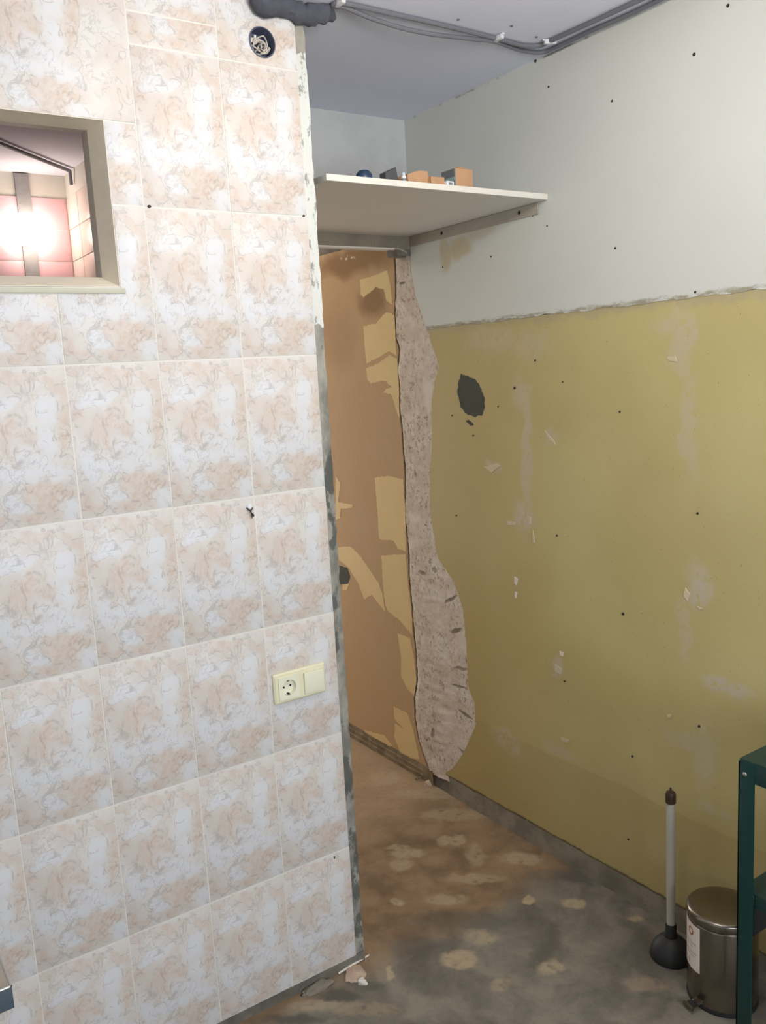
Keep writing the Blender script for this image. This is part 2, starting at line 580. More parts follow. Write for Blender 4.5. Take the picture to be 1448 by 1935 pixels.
def mat_edge():
    n = N('wall end, flaking white over grey cement')
    co = n.co()
    s = n.sep(co)
    st = n.mapping(co, scale=(1, 1, 0.5))
    grey = n.mix(n.step(n.noise(st, 14, 5, 0.6), 0.38, 0.62), lin((122, 120, 112)), lin((168, 164, 152)))
    grey = n.mix(n.math('MULTIPLY', n.step(n.noise(st, 20, 5, 0.6), 0.50, 0.57), 0.85), grey, lin((84, 84, 80)))
    wh = n.mix(n.math('MULTIPLY', n.step(n.noise(st, 50, 5, 0.7), 0.55, 0.63), 0.8), lin((214, 215, 208)), lin((120, 120, 112)))
    z = n.math('ADD', s[2], n.math('MULTIPLY', n.math('SUBTRACT', n.noise(co, 26, 4), 0.5), 0.12))
    f = n.math('MULTIPLY', n.step(z, 1.752, 1.758), n.step(z, 2.40, 2.392))
    n.bump(n.noise(st, 70, 5, 0.7), 0.6, 0.005)
    return n.done(n.mix(f, grey, wh), 0.85, 0, 0.3)


M = dict(
    tile=mat_tile(), grout=mat_grout(), ceiling=mat_ceiling(), white=mat_white_panel(), yellow=mat_yellow(),
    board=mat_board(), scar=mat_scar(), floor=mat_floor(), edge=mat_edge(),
    core=mat_plaster('old cement plaster', (96, 92, 84), (126, 120, 108)),
    kerb=mat_plaster('grey cement strip', (128, 120, 106), (152, 143, 126), (70, 60, 48), 0.5, 12),
    rot=mat_plaster('rotten skirting strip', (120, 104, 80), (150, 134, 106), (62, 50, 38), 0.8, 16),
    niche=mat_plaster('grey white upper plaster', (190, 190, 188), (202, 202, 199), (150, 150, 148), 0.12, 4, 0.2),
    lintel=mat_plaster('dusty lintel', (132, 122, 106), (150, 138, 120), (92, 84, 72), 0.5, 10),
    room=mat_plaster('pale room plaster', (214, 210, 200), (224, 221, 212), (190, 186, 176), 0.1, 3, 0.1),
    paper=plain('yellow wallpaper scrap', (220, 192, 136), 0.7, var=0.08, vs_=10, bump=0.1),
    cement=plain('dark cement filling', (74, 76, 66), 0.9, var=0.15, vs_=30, bump=0.4),
    black=plain('black rubber', (34, 35, 36), 0.55, var=0.2),
    dark=plain('dark hole', (40, 36, 32), 0.8),
    cable=plain('grey cable sheath', (112, 112, 118), 0.5, var=0.08),
    foam=plain('dirty grey mounting foam', (78, 80, 90), 0.9, var=0.4, vs_=24, bump=0.8),
    clip=plain('white plastic clip', (214, 214, 216), 0.4),
    cream=plain('cream plastic', (232, 226, 192), 0.32, var=0.03),
    creamlt=plain('pale cream plastic', (236, 233, 208), 0.28, var=0.02),
    steel=plain('brushed stainless steel', (142, 136, 126), 0.24, 1.0, var=0.06, vs_=6),
    zinc=plain('zinc metal', (190, 190, 186), 0.3, 1.0),
    green=plain('dark green enamel', (10, 52, 47), 0.38, var=0.10, vs_=6),
    laminate=plain('white laminate board', (214, 211, 205), 0.5, var=0.05, vs_=3),
    lamedge=plain('cream board edge', (226, 219, 206), 0.6, var=0.06, vs_=40),
    card=plain('cardboard', (188, 146, 108), 0.8, var=0.10, vs_=14),
    greytape=plain('grey printed tape', (112, 116, 116), 0.35, var=0.2, vs_=40),
    teal=plain('pale teal stripe', (140, 164, 164), 0.35),
    blue=plain('navy blue plastic', (36, 58, 84), 0.35),
    charcoal=plain('charcoal plastic', (74, 74, 76), 0.5),
    whiteplastic=plain('white plastic', (226, 226, 226), 0.35),
    stick=plain('pale grey plastic tube', (186, 181, 170), 0.4, var=0.05),
    brown=plain('dark brown cap', (58, 38, 26), 0.4),
    label=plain('white paper label', (226, 216, 204), 0.6, var=0.03),
    red=plain('red print', (170, 58, 34), 0.6),
    print_=plain('faint grey print', (188, 172, 160), 0.6),
    wire=plain('pale insulated wire', (206, 198, 186), 0.5),
    boxblue=plain('blue grey box shell', (84, 90, 112), 0.5),
    pink=plain('pink wall tile', (236, 196, 202), 0.3, var=0.08, vs_=9),
    pinkcream=plain('cream wall tile', (240, 222, 212), 0.3, var=0.04, vs_=9),
    reveal=plain('beige reveal facing', (248, 232, 210), 0.45, var=0.12, vs_=22),
    revealwhite=plain('white reveal paint', (230, 222, 208), 0.5, var=0.05),
    sill=plain('grey green sill strip', (190, 188, 168), 0.5, var=0.08),
    slab=plain('dark slate worktop edge', (70, 80, 88), 0.35, var=0.2),
    worktop=plain('taupe worktop', (150, 140, 126), 0.22, var=0.08),
    wood=plain('grey weathered batten', (166, 158, 144), 0.75, var=0.14, vs_=16, bump=0.3),
    flake=plain('pale filler flake', (206, 192, 160), 0.8, var=0.08),
    greyplaster=plain('grey wall chase', (158, 156, 156), 0.85, var=0.25, vs_=20),
    chunk=plain('pinkish plaster lump', (196, 170, 148), 0.85, var=0.12, vs_=20, bump=0.5),
)

# ------------------------------------------------------------------ structure
fl = box('floor', M['floor'], None, XL, XR + 0.1, YF, YE, -0.06, 0.0)
tag(fl, 'stripped concrete floor, brown in the passage and grey in front', 'floor', kind='structure')
ce = box('ceiling', M['ceiling'], None, XL, XR + 0.1, YF, YE, H, H + 0.06)
tag(ce, 'bluish white painted ceiling over room and passage', 'ceiling', kind='structure')

# right wall: cement core, yellow lower paint, white upper layer, plaster scar, brown fibreboard beyond
wr = box('wall_right', M['core'], None, XR + 0.005, XR + 0.1, YF, YE, 0, H)
tag(wr, 'right wall, yellow below and white above, with a torn plaster seam', 'wall', kind='structure')

zm1 = [(690, 200), (698, 500), (690, 700), (700, 860), (728, 960), (708, 1100), (728, 1250), (725, 1420), (745, 1560), (768, 1900)]
zm2 = [(552, 200), (552, 310), (572, 480), (575, 640), (595, 850), (605, 1000), (620, 1150), (622, 1260), (606, 1380), (612, 1500), (640, 1640), (690, 1790)]
L_px = [(580 + a / 4.117, 430 + b / 4.117) for a, b in zm1] + [(590 + a / 3.12, 880 + b / 3.12) for a, b in zm2]
zm1 = [(810, 180), (815, 350), (850, 540), (905, 700), (950, 830), (985, 950), (1030, 1080), (995, 1200), (972, 1350), (975, 1700), (960, 1880)]
zm2 = [(694, 160), (702, 300), (740, 540), (840, 690), (890, 850), (910, 1050), (920, 1300), (958, 1400), (965, 1530), (900, 1680), (830, 1785), (790, 1803)]
R_px = [(580 + a / 4.117, 430 + b / 4.117) for a, b in zm1] + [(590 + a / 3.12, 880 + b / 3.12) for a, b in zm2]
Lw = sorted([(at(a, b, 0, XR)[2], at(a, b, 0, XR)[1]) for a, b in L_px])
Rw = sorted([(at(a, b, 0, XR)[2], at(a, b, 0, XR)[1]) for a, b in R_px])
yl = lambda z: float(np.interp(z, [q[0] for q in Lw], [q[1] for q in Lw]))
yr = lambda z: float(np.interp(z, [q[0] for q in Rw], [q[1] for q in Rw]))

ZSPLIT = 1.781
# yellow
zz = np.arange(0.078, ZSPLIT + 0.004, 0.012)
edge = []
for z in zz:
    q = Vector((z * 55, 3.1, 0))
    edge.append((yr(z) + 0.004 * noise.noise(q) + 0.002 * noise.noise(q * 3), float(z)))
bott = [(y, 0.078 + 0.005 * noise.noise(Vector((y * 35, 0.4, 0))) + 0.003 * noise.noise(Vector((y * 110, 0.4, 0)))) for y in np.arange(-1.6, edge[0][0], 0.008)]
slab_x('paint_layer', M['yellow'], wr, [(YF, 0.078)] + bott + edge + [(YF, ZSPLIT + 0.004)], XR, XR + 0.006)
# white
zz = np.arange(ZSPLIT, 2.075, 0.012)
edge = [(yr(z) + 0.003 * noise.noise(Vector((z * 60, 7, 0))), float(z)) for z in zz]
low = [(y, ZSPLIT + 0.004 * noise.noise(Vector((y * 22, 1.4, 0))) + 0.004 * noise.noise(Vector((y * 75, 2.4, 0)))) for y in np.arange(edge[0][0], -1.6, -0.008)]
slab_x('paint_layer', M['white'], wr, edge + [(YB, 2.076), (YB, H), (YF, H), (YF, ZSPLIT)] + low[::-1], XR - 0.0016, XR + 0.006)
# plaster scar
bm = bmesh.new()
rows = []
for z in np.arange(0.055, 2.085, 0.007):
    a, b = yl(z) - 0.004, yr(z) - 0.018
    a += 0.004 * noise.noise(Vector((z * 40, 9, 0)))
    row = []
    for k in range(17):
        t = k / 16
        y = a + (b - a) * t
        p = Vector((y * 30, z * 14, 0.5))
        h = 0.5 + 0.5 * noise.noise(p) + 0.45 * noise.noise(p * 3.1) + 0.3 * noise.noise(p * 7.3)
        prof = max(0.0, 1 - ((t - 0.32) / 0.50) ** 2) if t > 0.32 else 0.55 + 0.45 * t / 0.32
        row.append(bm.verts.new((XR + 0.002 - 0.011 * prof * h - 0.001, y, z)))
    row.insert(0, bm.verts.new((XR + 0.006, a + 0.003, z)))
    rows.append(row)
for r0, r1 in zip(rows, rows[1:]):
    for k in range(len(r0) - 1):
        bm.faces.new((r0[k], r0[k + 1], r1[k + 1], r1[k]))
sc = finish(bm, 'plaster_scar', M['scar'], wr, False)
for p in sc.data.polygons:
    p.use_smooth = True
# fibreboard beyond the seam, with wallpaper scraps
zz = np.arange(0.066, 2.14, 0.012)
edge = [(yl(min(z, 2.0)) + 0.013 + 0.004 * noise.noise(Vector((z * 60, 11, 0))), float(z)) for z in zz]
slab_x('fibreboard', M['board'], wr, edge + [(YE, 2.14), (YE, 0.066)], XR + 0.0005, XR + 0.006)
z1 = lambda L: [(580 + a / 4.117, 430 + b / 4.117) for a, b in L]
z2 = lambda L: [(590 + a / 3.12, 880 + b / 3.12) for a, b in L]
SCRAPS = [
    z1([(415, 405), (520, 375), (625, 335), (650, 440), (665, 600), (620, 570), (600, 480), (540, 465), (440, 545), (420, 520)]),
    z1([(440, 765), (540, 745), (620, 655), (680, 680), (690, 900), (698, 1000), (640, 960), (560, 1012), (465, 1058), (450, 900)]),
    z1([(462, 1095), (560, 1056), (640, 992), (702, 1018), (714, 1260), (718, 1480), (692, 1400), (670, 1330), (655, 1297), (590, 1285), (620, 1255), (662, 1240), (610, 1190), (500, 1215), (470, 1180)]),
    z2([(370, 70), (455, 60), (535, 80), (548, 230), (552, 505), (505, 488), (480, 440), (410, 436), (395, 430), (385, 250)]),
    z2([(410, 530), (552, 520), (565, 700), (588, 900), (590, 1000), (520, 915), (440, 850), (425, 770), (415, 650)]),
    z2([(150, 480), (225, 475), (275, 520), (330, 600), (390, 690), (415, 760), (430, 860), (350, 760), (310, 790), (270, 690), (215, 600), (150, 545)]),
    z2([(505, 990), (575, 1015), (600, 1130), (612, 1280), (600, 1360), (560, 1310), (525, 1240), (525, 1130)]),
    z2([(480, 1420), (560, 1460), (596, 1560), (632, 1730), (590, 1725), (520, 1690), (485, 1600), (490, 1520), (550, 1562), (485, 1490)]),
    z2([(140, 60), (165, 100), (155, 215), (240, 230), (235, 250), (170, 255), (165, 310), (140, 320)]),
    z2([(180, 700), (222, 690), (205, 735), (180, 735)]),
    z2([(300, 1560), (425, 1590), (470, 1650), (440, 1672)]),
]
for i, s in enumerate(SCRAPS):
    w = [(at(a, b, 0, XR)[1], at(a, b, 0, XR)[2]) for a, b in s]
    slab_x('wallpaper_scrap', M['paper'], wr, ragged(w, 0.003, 0.005, seed=i * 3.3), XR - 0.0006, XR + 0.002)
w = [(at(a, b, 0, XR)[1], at(a, b, 0, XR)[2]) for a, b in z2([(160, 590), (205, 600), (224, 650), (212, 695), (160, 700)])]
slab_x('cement_patch', M['cement'], wr, ragged(w, 0.002, 0.012, seed=44), XR - 0.0008, XR + 0.002)
# dark oval filling in the yellow paint
ov = [(872, 706), (884, 710), (898, 716), (908, 730), (915, 750), (917, 768), (911, 785), (896, 789), (880, 781), (870, 765), (865, 742), (867, 720)]
w = [(at(a, b, 0, XR)[1], at(a, b, 0, XR)[2]) for a, b in ov]
slab_x('cement_patch', M['cement'], wr, ragged(w, 0.005, 0.005, seed=5), XR - 0.0007, XR + 0.002)
w = [(at(a, b, 0, XR)[1], at(a, b, 0, XR)[2]) for a, b in [(880, 795), (886, 793), (896, 802), (890, 805)]]
slab_x('cement_patch', M['cement'], wr, ragged(w, 0.002, 0.006, seed=6), XR - 0.0007, XR + 0.002)
# lifted paint chips
CHIPS = [[(958, 984), (975, 987), (974, 992), (960, 992)], [(997, 975), (1004, 978), (1003, 990), (999, 988)], [(1008, 1002), (1011, 1025), (1007, 1028)],
         [(973, 1090), (979, 1094), (977, 1106), (973, 1102)], [(974, 1118), (978, 1120), (976, 1130), (973, 1128)], [(1058, 1230), (1066, 1233), (1064, 1240), (1059, 1238)],
         [(1050, 1255), (1062, 1264), (1060, 1274), (1049, 1268)], [(1060, 1392), (1077, 1398), (1073, 1403), (1063, 1400)], [(1260, 675), (1277, 672), (1280, 683), (1266, 682)],
         [(1296, 1110), (1304, 1122), (1300, 1135), (1293, 1126)], [(1318, 1145), (1328, 1150), (1322, 1152)], [(1262, 1350), (1270, 1350), (1268, 1356), (1262, 1356)],
         [(915, 882), (940, 876), (946, 880), (930, 893)], [(1030, 813), (1047, 832), (1050, 840), (1038, 830)]]
for i, s in enumerate(CHIPS):
    w = [(at(a, b, 0, XR)[1], at(a, b, 0, XR)[2]) for a, b in s]
    slab_x('paint_chip', M['label'] if i in (3, 4, 5) else M['flake'], wr, ragged(w, 0.001, 0.008, seed=i + 60), XR - 0.0022, XR + 0.001)
# nail holes and screw heads
NAILS = [(1313, 103, 5), (1377, 11, 5), (1158, 191, 4), (1038, 164, 4), (1164, 469, 4), (1315, 552, 4), (1035, 427, 3), (1002, 407, 3), (1008, 408, 3), (929, 485, 3.5), (838, 505, 3.5),
         (1013, 115, 6), (1012, 681, 3.5), (1172, 778, 3), (1319, 970, 3.5), (863, 974, 3), (1053, 1012, 3.5), (1178, 1160, 5), (1322, 1372, 4), (1196, 1429, 3.5), (1188, 1586, 3.5), (973, 733, 5),
         (1068, 1287, 3), (855, 785, 3), (895, 823, 3), (942, 768, 2.5), (1064, 722, 2.5)]
bm = bmesh.new()
bmesh.ops.create_cone(bm, cap_ends=True, segments=10, radius1=1.0, radius2=0.85, depth=0.003, matrix=Matrix.Rotation(-PI / 2, 4, 'Y'))
nail0 = finish(bm, 'nail_hole', M['dark'], wr, True)
for i, (a, b, r) in enumerate(NAILS):
    o = nail0 if i == 0 else link(nail0.copy(), wr)
    p = at(a, b, 0, XR)
    o.location = (XR - 0.0012, p[1], p[2])
    rr = r / 660.0 * 0.62
    o.scale = (1, rr, rr)

# cement strips at the foot of the right wall
bm = bmesh.new()
def foot(y0, y1, zt, x0, seed, m, name):
    bm = bmesh.new()
    rows = []
    ys = np.arange(y0, y1 + 0.001, 0.02)
    for y in ys:
        q = Vector((y * 18, seed, 0))
        zt_ = zt + 0.004 * noise.noise(q * 2)
        row = []
        for t in (0, .25, .5, .75, 1.0):
            row.append(bm.verts.new((x0 - 0.004 * noise.noise(Vector((y * 25, t * 3, seed))), y, t * zt_)))
        row.append(bm.verts.new((XR + 0.007, y, zt_)))
        rows.append(row)
    for r0, r1 in zip(rows, rows[1:]):
        for k in range(5):
            bm.faces.new((r0[k], r1[k], r1[k + 1], r0[k + 1]))
    o = finish(bm, name, m, None, True)
    return o
b1 = foot(YF, 0.60, 0.076, XR + 0.001, 2.0, M['kerb'], 'baseboard_right')
tag(b1, 'grey cement strip along the foot of the yellow wall', 'skirting', kind='structure')
b2 = foot(0.70, YE, 0.064, XR - 0.003, 5.0, M['rot'], 'baseboard_passage')
tag(b2, 'rotten brown skirting strip under the fibreboard in the passage', 'skirting', kind='structure')
for k, z in enumerate((0.020, 0.044)):
    tt = np.linspace(0, 1, 40)
    tube('splintered_lath', M['rot'], b2, [(XR - 0.003 + 0.002 * noise.noise(Vector((t * 20, k, 0))), 0.76 + t * 1.1, z + 0.004 * noise.noise(Vector((t * 14, k + 5, 0)))) for t in tt],
         [0.004 + 0.0025 * noise.noise(Vector((t * 33, k + 9, 0))) for t in tt], 5)

# partition over the passage (lintel)
wb = box('wall_back', M['niche'], None, XE - 0.02, XR, YB, YB + 0.07, 2.07, H)
tag(wb, 'white partition over the passage behind the shelf', 'wall', kind='structure')
box('lintel_face', M['lintel'], wb, XE - 0.02, XR - 0.002, YB - 0.003, YB, 2.068, 2.118)
box('lintel_strip', M['lamedge'], wb, XE - 0.02, XR - 0.06, YB - 0.005, YB + 0.02, 2.0655, 2.0700)
tube('lintel_strip', M['wood'], wb, spline([(XR - 0.075, YB - 0.004, 2.0675), (XR - 0.05, YB - 0.004, 2.066), (XR - 0.02, YB + 0.0, 2.055), (XR - 0.010, YB + 0.01, 2.03)], 6), 0.0035, 6)
box('post_stub', M['core'], wb, XR - 0.062, XR - 0.001, YB - 0.002, YB + 0.065, 2.045, 2.116, 0.004)

# tiled wall: core with hatch and junction box hole, cement margin, grout, tiles
wl_bm = bmesh.new()
Y0, Y1 = 0.010, 0.10
zt = GZ[7]
add_box(wl_bm, XL, WX0, Y0, Y1, 0, H)
add_box(wl_bm, WX1, GX[1], Y0, Y1, 0, H)
add_box(wl_bm, GX[1], XE, Y0, Y1, 0, zt)
add_box(wl_bm, WX0, WX1, Y0, Y1, 0, WZ0)
add_box(wl_bm, WX0, WX1, Y0, Y1, WZ1, H)


def ring_face(bm, x0, x1, z0, z1, cx, cz, r, ya, yb, n=40):
    """a slab with a round hole, between planes ya and yb"""
    angs = sorted(set([2 * PI * k / n for k in range(n)] + [math.atan2(z - cz, x - cx) % (2 * PI) for x in (x0, x1) for z in (z0, z1)]))
    loops = []
    for y in (ya, yb):
        o, i_ = [], []
        for a in angs:
            c, s = math.cos(a), math.sin(a)
            t = min(((x1 - cx) / c if c > 1e-9 else (x0 - cx) / c if c < -1e-9 else 1e9), ((z1 - cz) / s if s > 1e-9 else (z0 - cz) / s if s < -1e-9 else 1e9))
            o.append(bm.verts.new((cx + c * t, y, cz + s * t)))
            i_.append(bm.verts.new((cx + c * r, y, cz + s * r)))
        loops.append((o, i_))
    m = len(angs)
    (of, inf), (ob, inb) = loops
    for k in range(m):
        j = (k + 1) % m
        bm.faces.new((of[k], of[j], inf[j], inf[k]))
        bm.faces.new((ob[k], inb[k], inb[j], ob[j]))
        bm.faces.new((of[k], ob[k], ob[j], of[j]))
        bm.faces.new((inf[k], inf[j], inb[j], inb[k]))


ring_face(wl_bm, GX[1], XE, zt, H, BX, BZ, BR + 0.001, Y0, Y1)
wl = finish(wl_bm, 'wall_left', M['core'], None)
tag(wl, 'wall of marbled peach tiles with a small hatch, ending at the passage', 'wall', kind='structure')

# cement margin right of the tiles, uneven
bm = bmesh.new()
rows = []
for z in np.arange(0.0, H + 0.001, 0.0125):
    e = XE + 0.003 * noise.noise(Vector((z * 9, 1.0, 0))) + 0.003 * noise.noise(Vector((z * 40, 2.0, 0)))
    row = [bm.verts.new((GX[0] - 0.004 + (e - GX[0] + 0.004) * t, 0.0065 - 0.003 * noise.noise(Vector((t * 2, z * 25, 4.0))) - (0.002 if 1.757 < z < 2.36 else 0), z)) for t in (0, .2, .4, .6, .8, 1)]
    row.append(bm.verts.new((e, 0.012, z)))
    rows.append(row)
for r0, r1 in zip(rows, rows[1:]):
    for k in range(6):
        bm.faces.new((r0[k], r0[k + 1], r1[k + 1], r1[k]))
finish(bm, 'cement_margin', M['edge'], wl, True)
# grey cement foot under the tiles
bm = bmesh.new()
rows = []
for x in np.arange(XL, XE + 0.001, 0.02):
    rows.append([bm.verts.new((x, 0.001 - 0.004 * noise.noise(Vector((x * 20, t * 2, 0))), z)) for t, z in ((0, 0.0), (1, 0.01), (2, 0.02), (3, 0.029))])
for r0, r1 in zip(rows, rows[1:]):
    for k in range(3):
        bm.faces.new((r0[k], r1[k], r1[k + 1], r0[k + 1]))
finish(bm, 'cement_foot', M['core'], wl, True)

# grout bed
gb = bmesh.new()
for (a, b, c, d) in ((XL, WX0 - 0.001, GZ[0], GZ[8]), (WX1 + 0.001, GX[1], GZ[0], GZ[8]), (GX[1], GX[0], GZ[0], GZ[7]), (WX0 - 0.001, WX1 + 0.001, GZ[0], WZ0 - 0.002), (WX0 - 0.001, WX1 + 0.001, WZ1 + 0.001, GZ[8])):
    add_box(gb, a, b, 0.0009, Y0 + 0.001, c, d)
ring_face(gb, GX[1], GX[0], GZ[7], GZ[8], BX, BZ, BR + 0.0005, 0.0009, Y0 + 0.001)
finish(gb, 'grout', M['grout'], wl)

TW, TH, J, JX = 0.206, 0.3329, 0.0016, 0.0010


def tile_mesh(poly, cx, cz, thick=0.009):
    bm = bmesh.new()
    vs_ = [bm.verts.new((x - cx, 0.0, z - cz)) for x, z in poly]
    f = bm.faces.new(vs_)
    r = bmesh.ops.extrude_face_region(bm, geom=[f])
    nv = [e for e in r['geom'] if isinstance(e, bmesh.types.BMVert)]
    bmesh.ops.translate(bm, vec=(0, thick, 0), verts=nv)
    fe = [e for e in bm.edges if all(abs(v.co.y) < 1e-7 for v in e.verts)]
    bmesh.ops.bevel(bm, geom=fe, offset=0.0013, segments=2, affect='EDGES', profile=0.5)
    return bm


def rect(x0, x1, z0, z1):
    return [(x0 + JX, z0 + J), (x1 - JX, z0 + J), (x1 - JX, z1 - J), (x0 + JX, z1 - J)]


def place_tile(o, cx, cz):
    o.location = (cx, 0.0004 * random.uniform(-1, 1), cz)
    o.rotation_euler = (math.radians(random.uniform(-.16, .16)), 0, math.radians(random.uniform(-.22, .22)))


full = None
for ci in range(len(GX) - 1):
    x1, x0 = GX[ci], GX[ci + 1]
    cx = x0 + TW / 2
    for ri in range(8):
        z0, z1 = GZ[ri], GZ[ri + 1]
        cz = z0 + TH / 2 if ri != 0 else z1 - TH / 2
        poly = None
        if ri == 5 and 3 <= ci <= 4:
            poly = rect(x0, x1, z0, WZ0 - 0.015)
        elif ri == 5 and ci == 2:
            poly = [(x0 + JX, z0 + J), (x1 - JX, z0 + J), (x1 - JX, z1 - J), (WX1 + J, z1 - J), (WX1 + J, WZ0 - 0.015), (x0 + J, WZ0 - 0.015)]
        elif ri == 5 and ci == 5:
            poly = [(x0 + J, z0 + J), (x1 - J, z0 + J), (x1 - J, WZ0 - 0.015), (WX0 - J, WZ0 - 0.015), (WX0 - J, z1 - J), (x0 + J, z1 - J)]
        elif ri == 6 and ci == 2:
            poly = rect(WX1, x1, z0, WZ1)
        elif ri == 6 and 3 <= ci <= 4:
            continue
        elif ri == 6 and ci == 5:
            poly = rect(x0, WX0, z0, WZ1)
        elif ri == 7 and ci in (2, 4):
            # wide pieces above the hatch
            poly = rect(GX[ci + 2], x1, WZ1, GZ[8])
            cx, cz = GX[ci + 2] + TW, 2.34
        elif ri == 7 and ci in (3, 5):
            continue
        elif ri == 7 and ci == 1:
            for za, zb in ((z0, 2.4233), (2.4233, z1)):
                o = finish(tile_mesh(rect(x0, x1, za, zb), cx, cz), 'tile', M['tile'], wl, True)
                place_tile(o, cx, cz)
            continue
        elif ri == 7 and ci == 0:
            bm = bmesh.new()
            ring_face(bm, x0 + J - cx, x1 - cx, z0 + J - cz, z1 - J - cz, BX - cx, BZ - cz, BR, 0.0, 0.009)
            o = finish(bm, 'tile', M['tile'], wl, False)
            o.location = (cx, 0, cz)
            continue
        elif ri in (0, 7) or ci in (0, len(GX) - 2):
            poly = rect(x0, x1, z0, z1) if ci else [(x0 + JX, z0 + J), (x1 + random.uniform(-.001, .001), z0 + J), (x1 + 0.001, z1 - J), (x0 + JX, z1 - J)]
        if poly is None:
            if full is None:
                full = finish(tile_mesh(rect(-TW / 2, TW / 2, -TH / 2, TH / 2), 0, 0), 'tile', M['tile'], wl, True)
                o = full
            else:
                o = link(full.copy(), wl)
                o.name = 'tile'
        else:
            o = finish(tile_mesh(poly, cx, cz), 'tile', M['tile'], wl, True)
        place_tile(o, cx, cz)
# drilled holes in the tiles
bm = bmesh.new()
bmesh.ops.create_cone(bm, cap_ends=True, segments=12, radius1=1, radius2=1, depth=0.002, matrix=Matrix.Rotation(PI / 2, 4, 'X'))
h0 = finish(bm, 'drill_hole', M['dark'], wl, True)
for i, (a, b, rx, rz) in enumerate(((282, 390, .0045, .003), (574, 408, .0035, .003), (632, 1620, .002, .004))):
    o = h0 if i == 0 else link(h0.copy(), wl)
    p = at(a, b, 1, 0)
    o.location = (p[0], 0.0, p[2])
    o.scale = (rx, 1, rz)

# hatch: splayed reveal and inner reveal, strip under it
hw = empty('window_1', (WX1, 0, WZ0), 'small hatch with beige splayed reveals in the tiled wall, lit pink room behind', 'window', kind='structure')


def ring_part(name, m, A, ya, B, yb, side):
    """one side of a picture-frame ring; A, B = (x0, x1, z0, z1) of the front and back opening; the outside is the hole in the wall"""
    O = (WX0 - 0.001, WX1 + 0.001, WZ0 - 0.001, WZ1 + 0.001)
    def c(R, y):
        return [(R[0], y, R[2]), (R[1], y, R[2]), (R[1], y, R[3]), (R[0], y, R[3])]
    i, j = {'bottom': (0, 1), 'right': (1, 2), 'top': (2, 3), 'left': (3, 0)}[side]
    bm = bmesh.new()
    q = [bm.verts.new(p) for p in (c(A, ya)[i], c(A, ya)[j], c(B, yb)[j], c(B, yb)[i], c(O, ya)[i], c(O, ya)[j], c(O, yb)[j], c(O, yb)[i])]
    for f in ((0, 1, 2, 3), (4, 5, 6, 7), (0, 1, 5, 4), (3, 2, 6, 7), (0, 3, 7, 4), (1, 2, 6, 5)):
        bm.faces.new([q[k] for k in f])
    bmesh.ops.translate(bm, vec=(-WX1, 0, -WZ0), verts=bm.verts[:])
    return finish(bm, name, m, hw)


A = (WX0, WX1, WZ0, WZ1)
B = (WX0 + 0.018, WX1 - 0.018, WZ0 + 0.026, WZ1 - 0.007)
for sd in ('top', 'right', 'bottom', 'left'):
    ring_part('reveal_facing', M['reveal'], A, 0.0015, B, 0.06, sd)
    ring_part('inner_reveal', M['revealwhite'], B, 0.0602, (B[0], B[1], B[2], B[3] + 0.004), 0.102, sd)
box('sill_strip', M['sill'], hw, WX0 - WX1 - 0.02, 0.011, -0.004, 0.003, -0.0145, -0.004, 0.001)

# ------------------------------------------------------------------ rooms around
ws = box('wall_passage', M['room'], None, 0.155, XE - 0.002, 0.1, YE, 0, H)
tag(ws, 'side wall of the tiled room facing the passage', 'wall', kind='structure')
bm = bmesh.new()
add_box(bm, XL, 0.26, YE, YE + 0.08, 0, H)
add_box(bm, 0.98, XR + 0.005, YE, YE + 0.08, 0, H)
add_box(bm, 0.26, 0.98, YE, YE + 0.08, 2.05, H)
we = finish(bm, 'wall_end', M['room'], None)
tag(we, 'end wall of the passage', 'wall', kind='structure')
dr = empty('added_door', (0.26, YE + 0.01, 0), 'unseen white framed door added at the end of the passage for the fill light', 'door', kind='structure')  # added so the passage fill light has an opening to come through
for a_, b_, c_, d_ in ((0.002, .08, 0.002, 2.048), (.64, .718, 0.002, 2.048), (.08, .64, 0.002, .24), (.08, .64, 1.96, 2.048), (.08, .64, 1.10, 1.14)):
    box('door_rail', M['whiteplastic'], dr, a_, b_, 0, .035, c_, d_, .003)
wbb = box('wall_washroom', M['room'], None, XL, 0.155, 1.885, 1.96, 0, H)
tag(wbb, 'far wall of the pink room seen through the hatch', 'wall', kind='structure')
wside = box('wall_side', M['room'], None, XL - 0.08, XL, YF, YE, 0, H)
tag(wside, 'plain plaster wall on the left of the room', 'wall', kind='structure')
# front wall with the daylight window
bm = bmesh.new()
yf0, yf1 = YF - 0.12, YF
add_box(bm, XL, WIN['x0'], yf0, yf1, 0, H)
add_box(bm, WIN['x1'], XR + 0.1, yf0, yf1, 0, H)
add_box(bm, WIN['x0'], WIN['x1'], yf0, yf1, 0, WIN['z0'])
add_box(bm, WIN['x0'], WIN['x1'], yf0, yf1, WIN['z1'], H)
wf = finish(bm, 'wall_front', M['room'], None)
tag(wf, 'plaster wall with the daylight window opposite the tiles', 'wall', kind='structure')
w2 = empty('window_2', (WIN['x0'], yf0 + 0.05, WIN['z0']), 'white framed daylight window opposite the tiled wall', 'window', kind='structure')
ww, wh = WIN['x1'] - WIN['x0'], WIN['z1'] - WIN['z0']
for a, b, c, d in ((ww / 4 - .02, ww / 4 + .02, .05, wh - .05), (ww * .75 - .02, ww * .75 + .02, .05, wh - .05), (0, ww, 0, .05), (0, ww, wh - .05, wh), (0, .05, .05, wh - .05), (ww - .05, ww, .05, wh - .05), (ww / 2 - .03, ww / 2 + .03, .05, wh - .05)):
    box('window_frame', M['whiteplastic'], w2, a, b, 0, .05, c, d, .004)

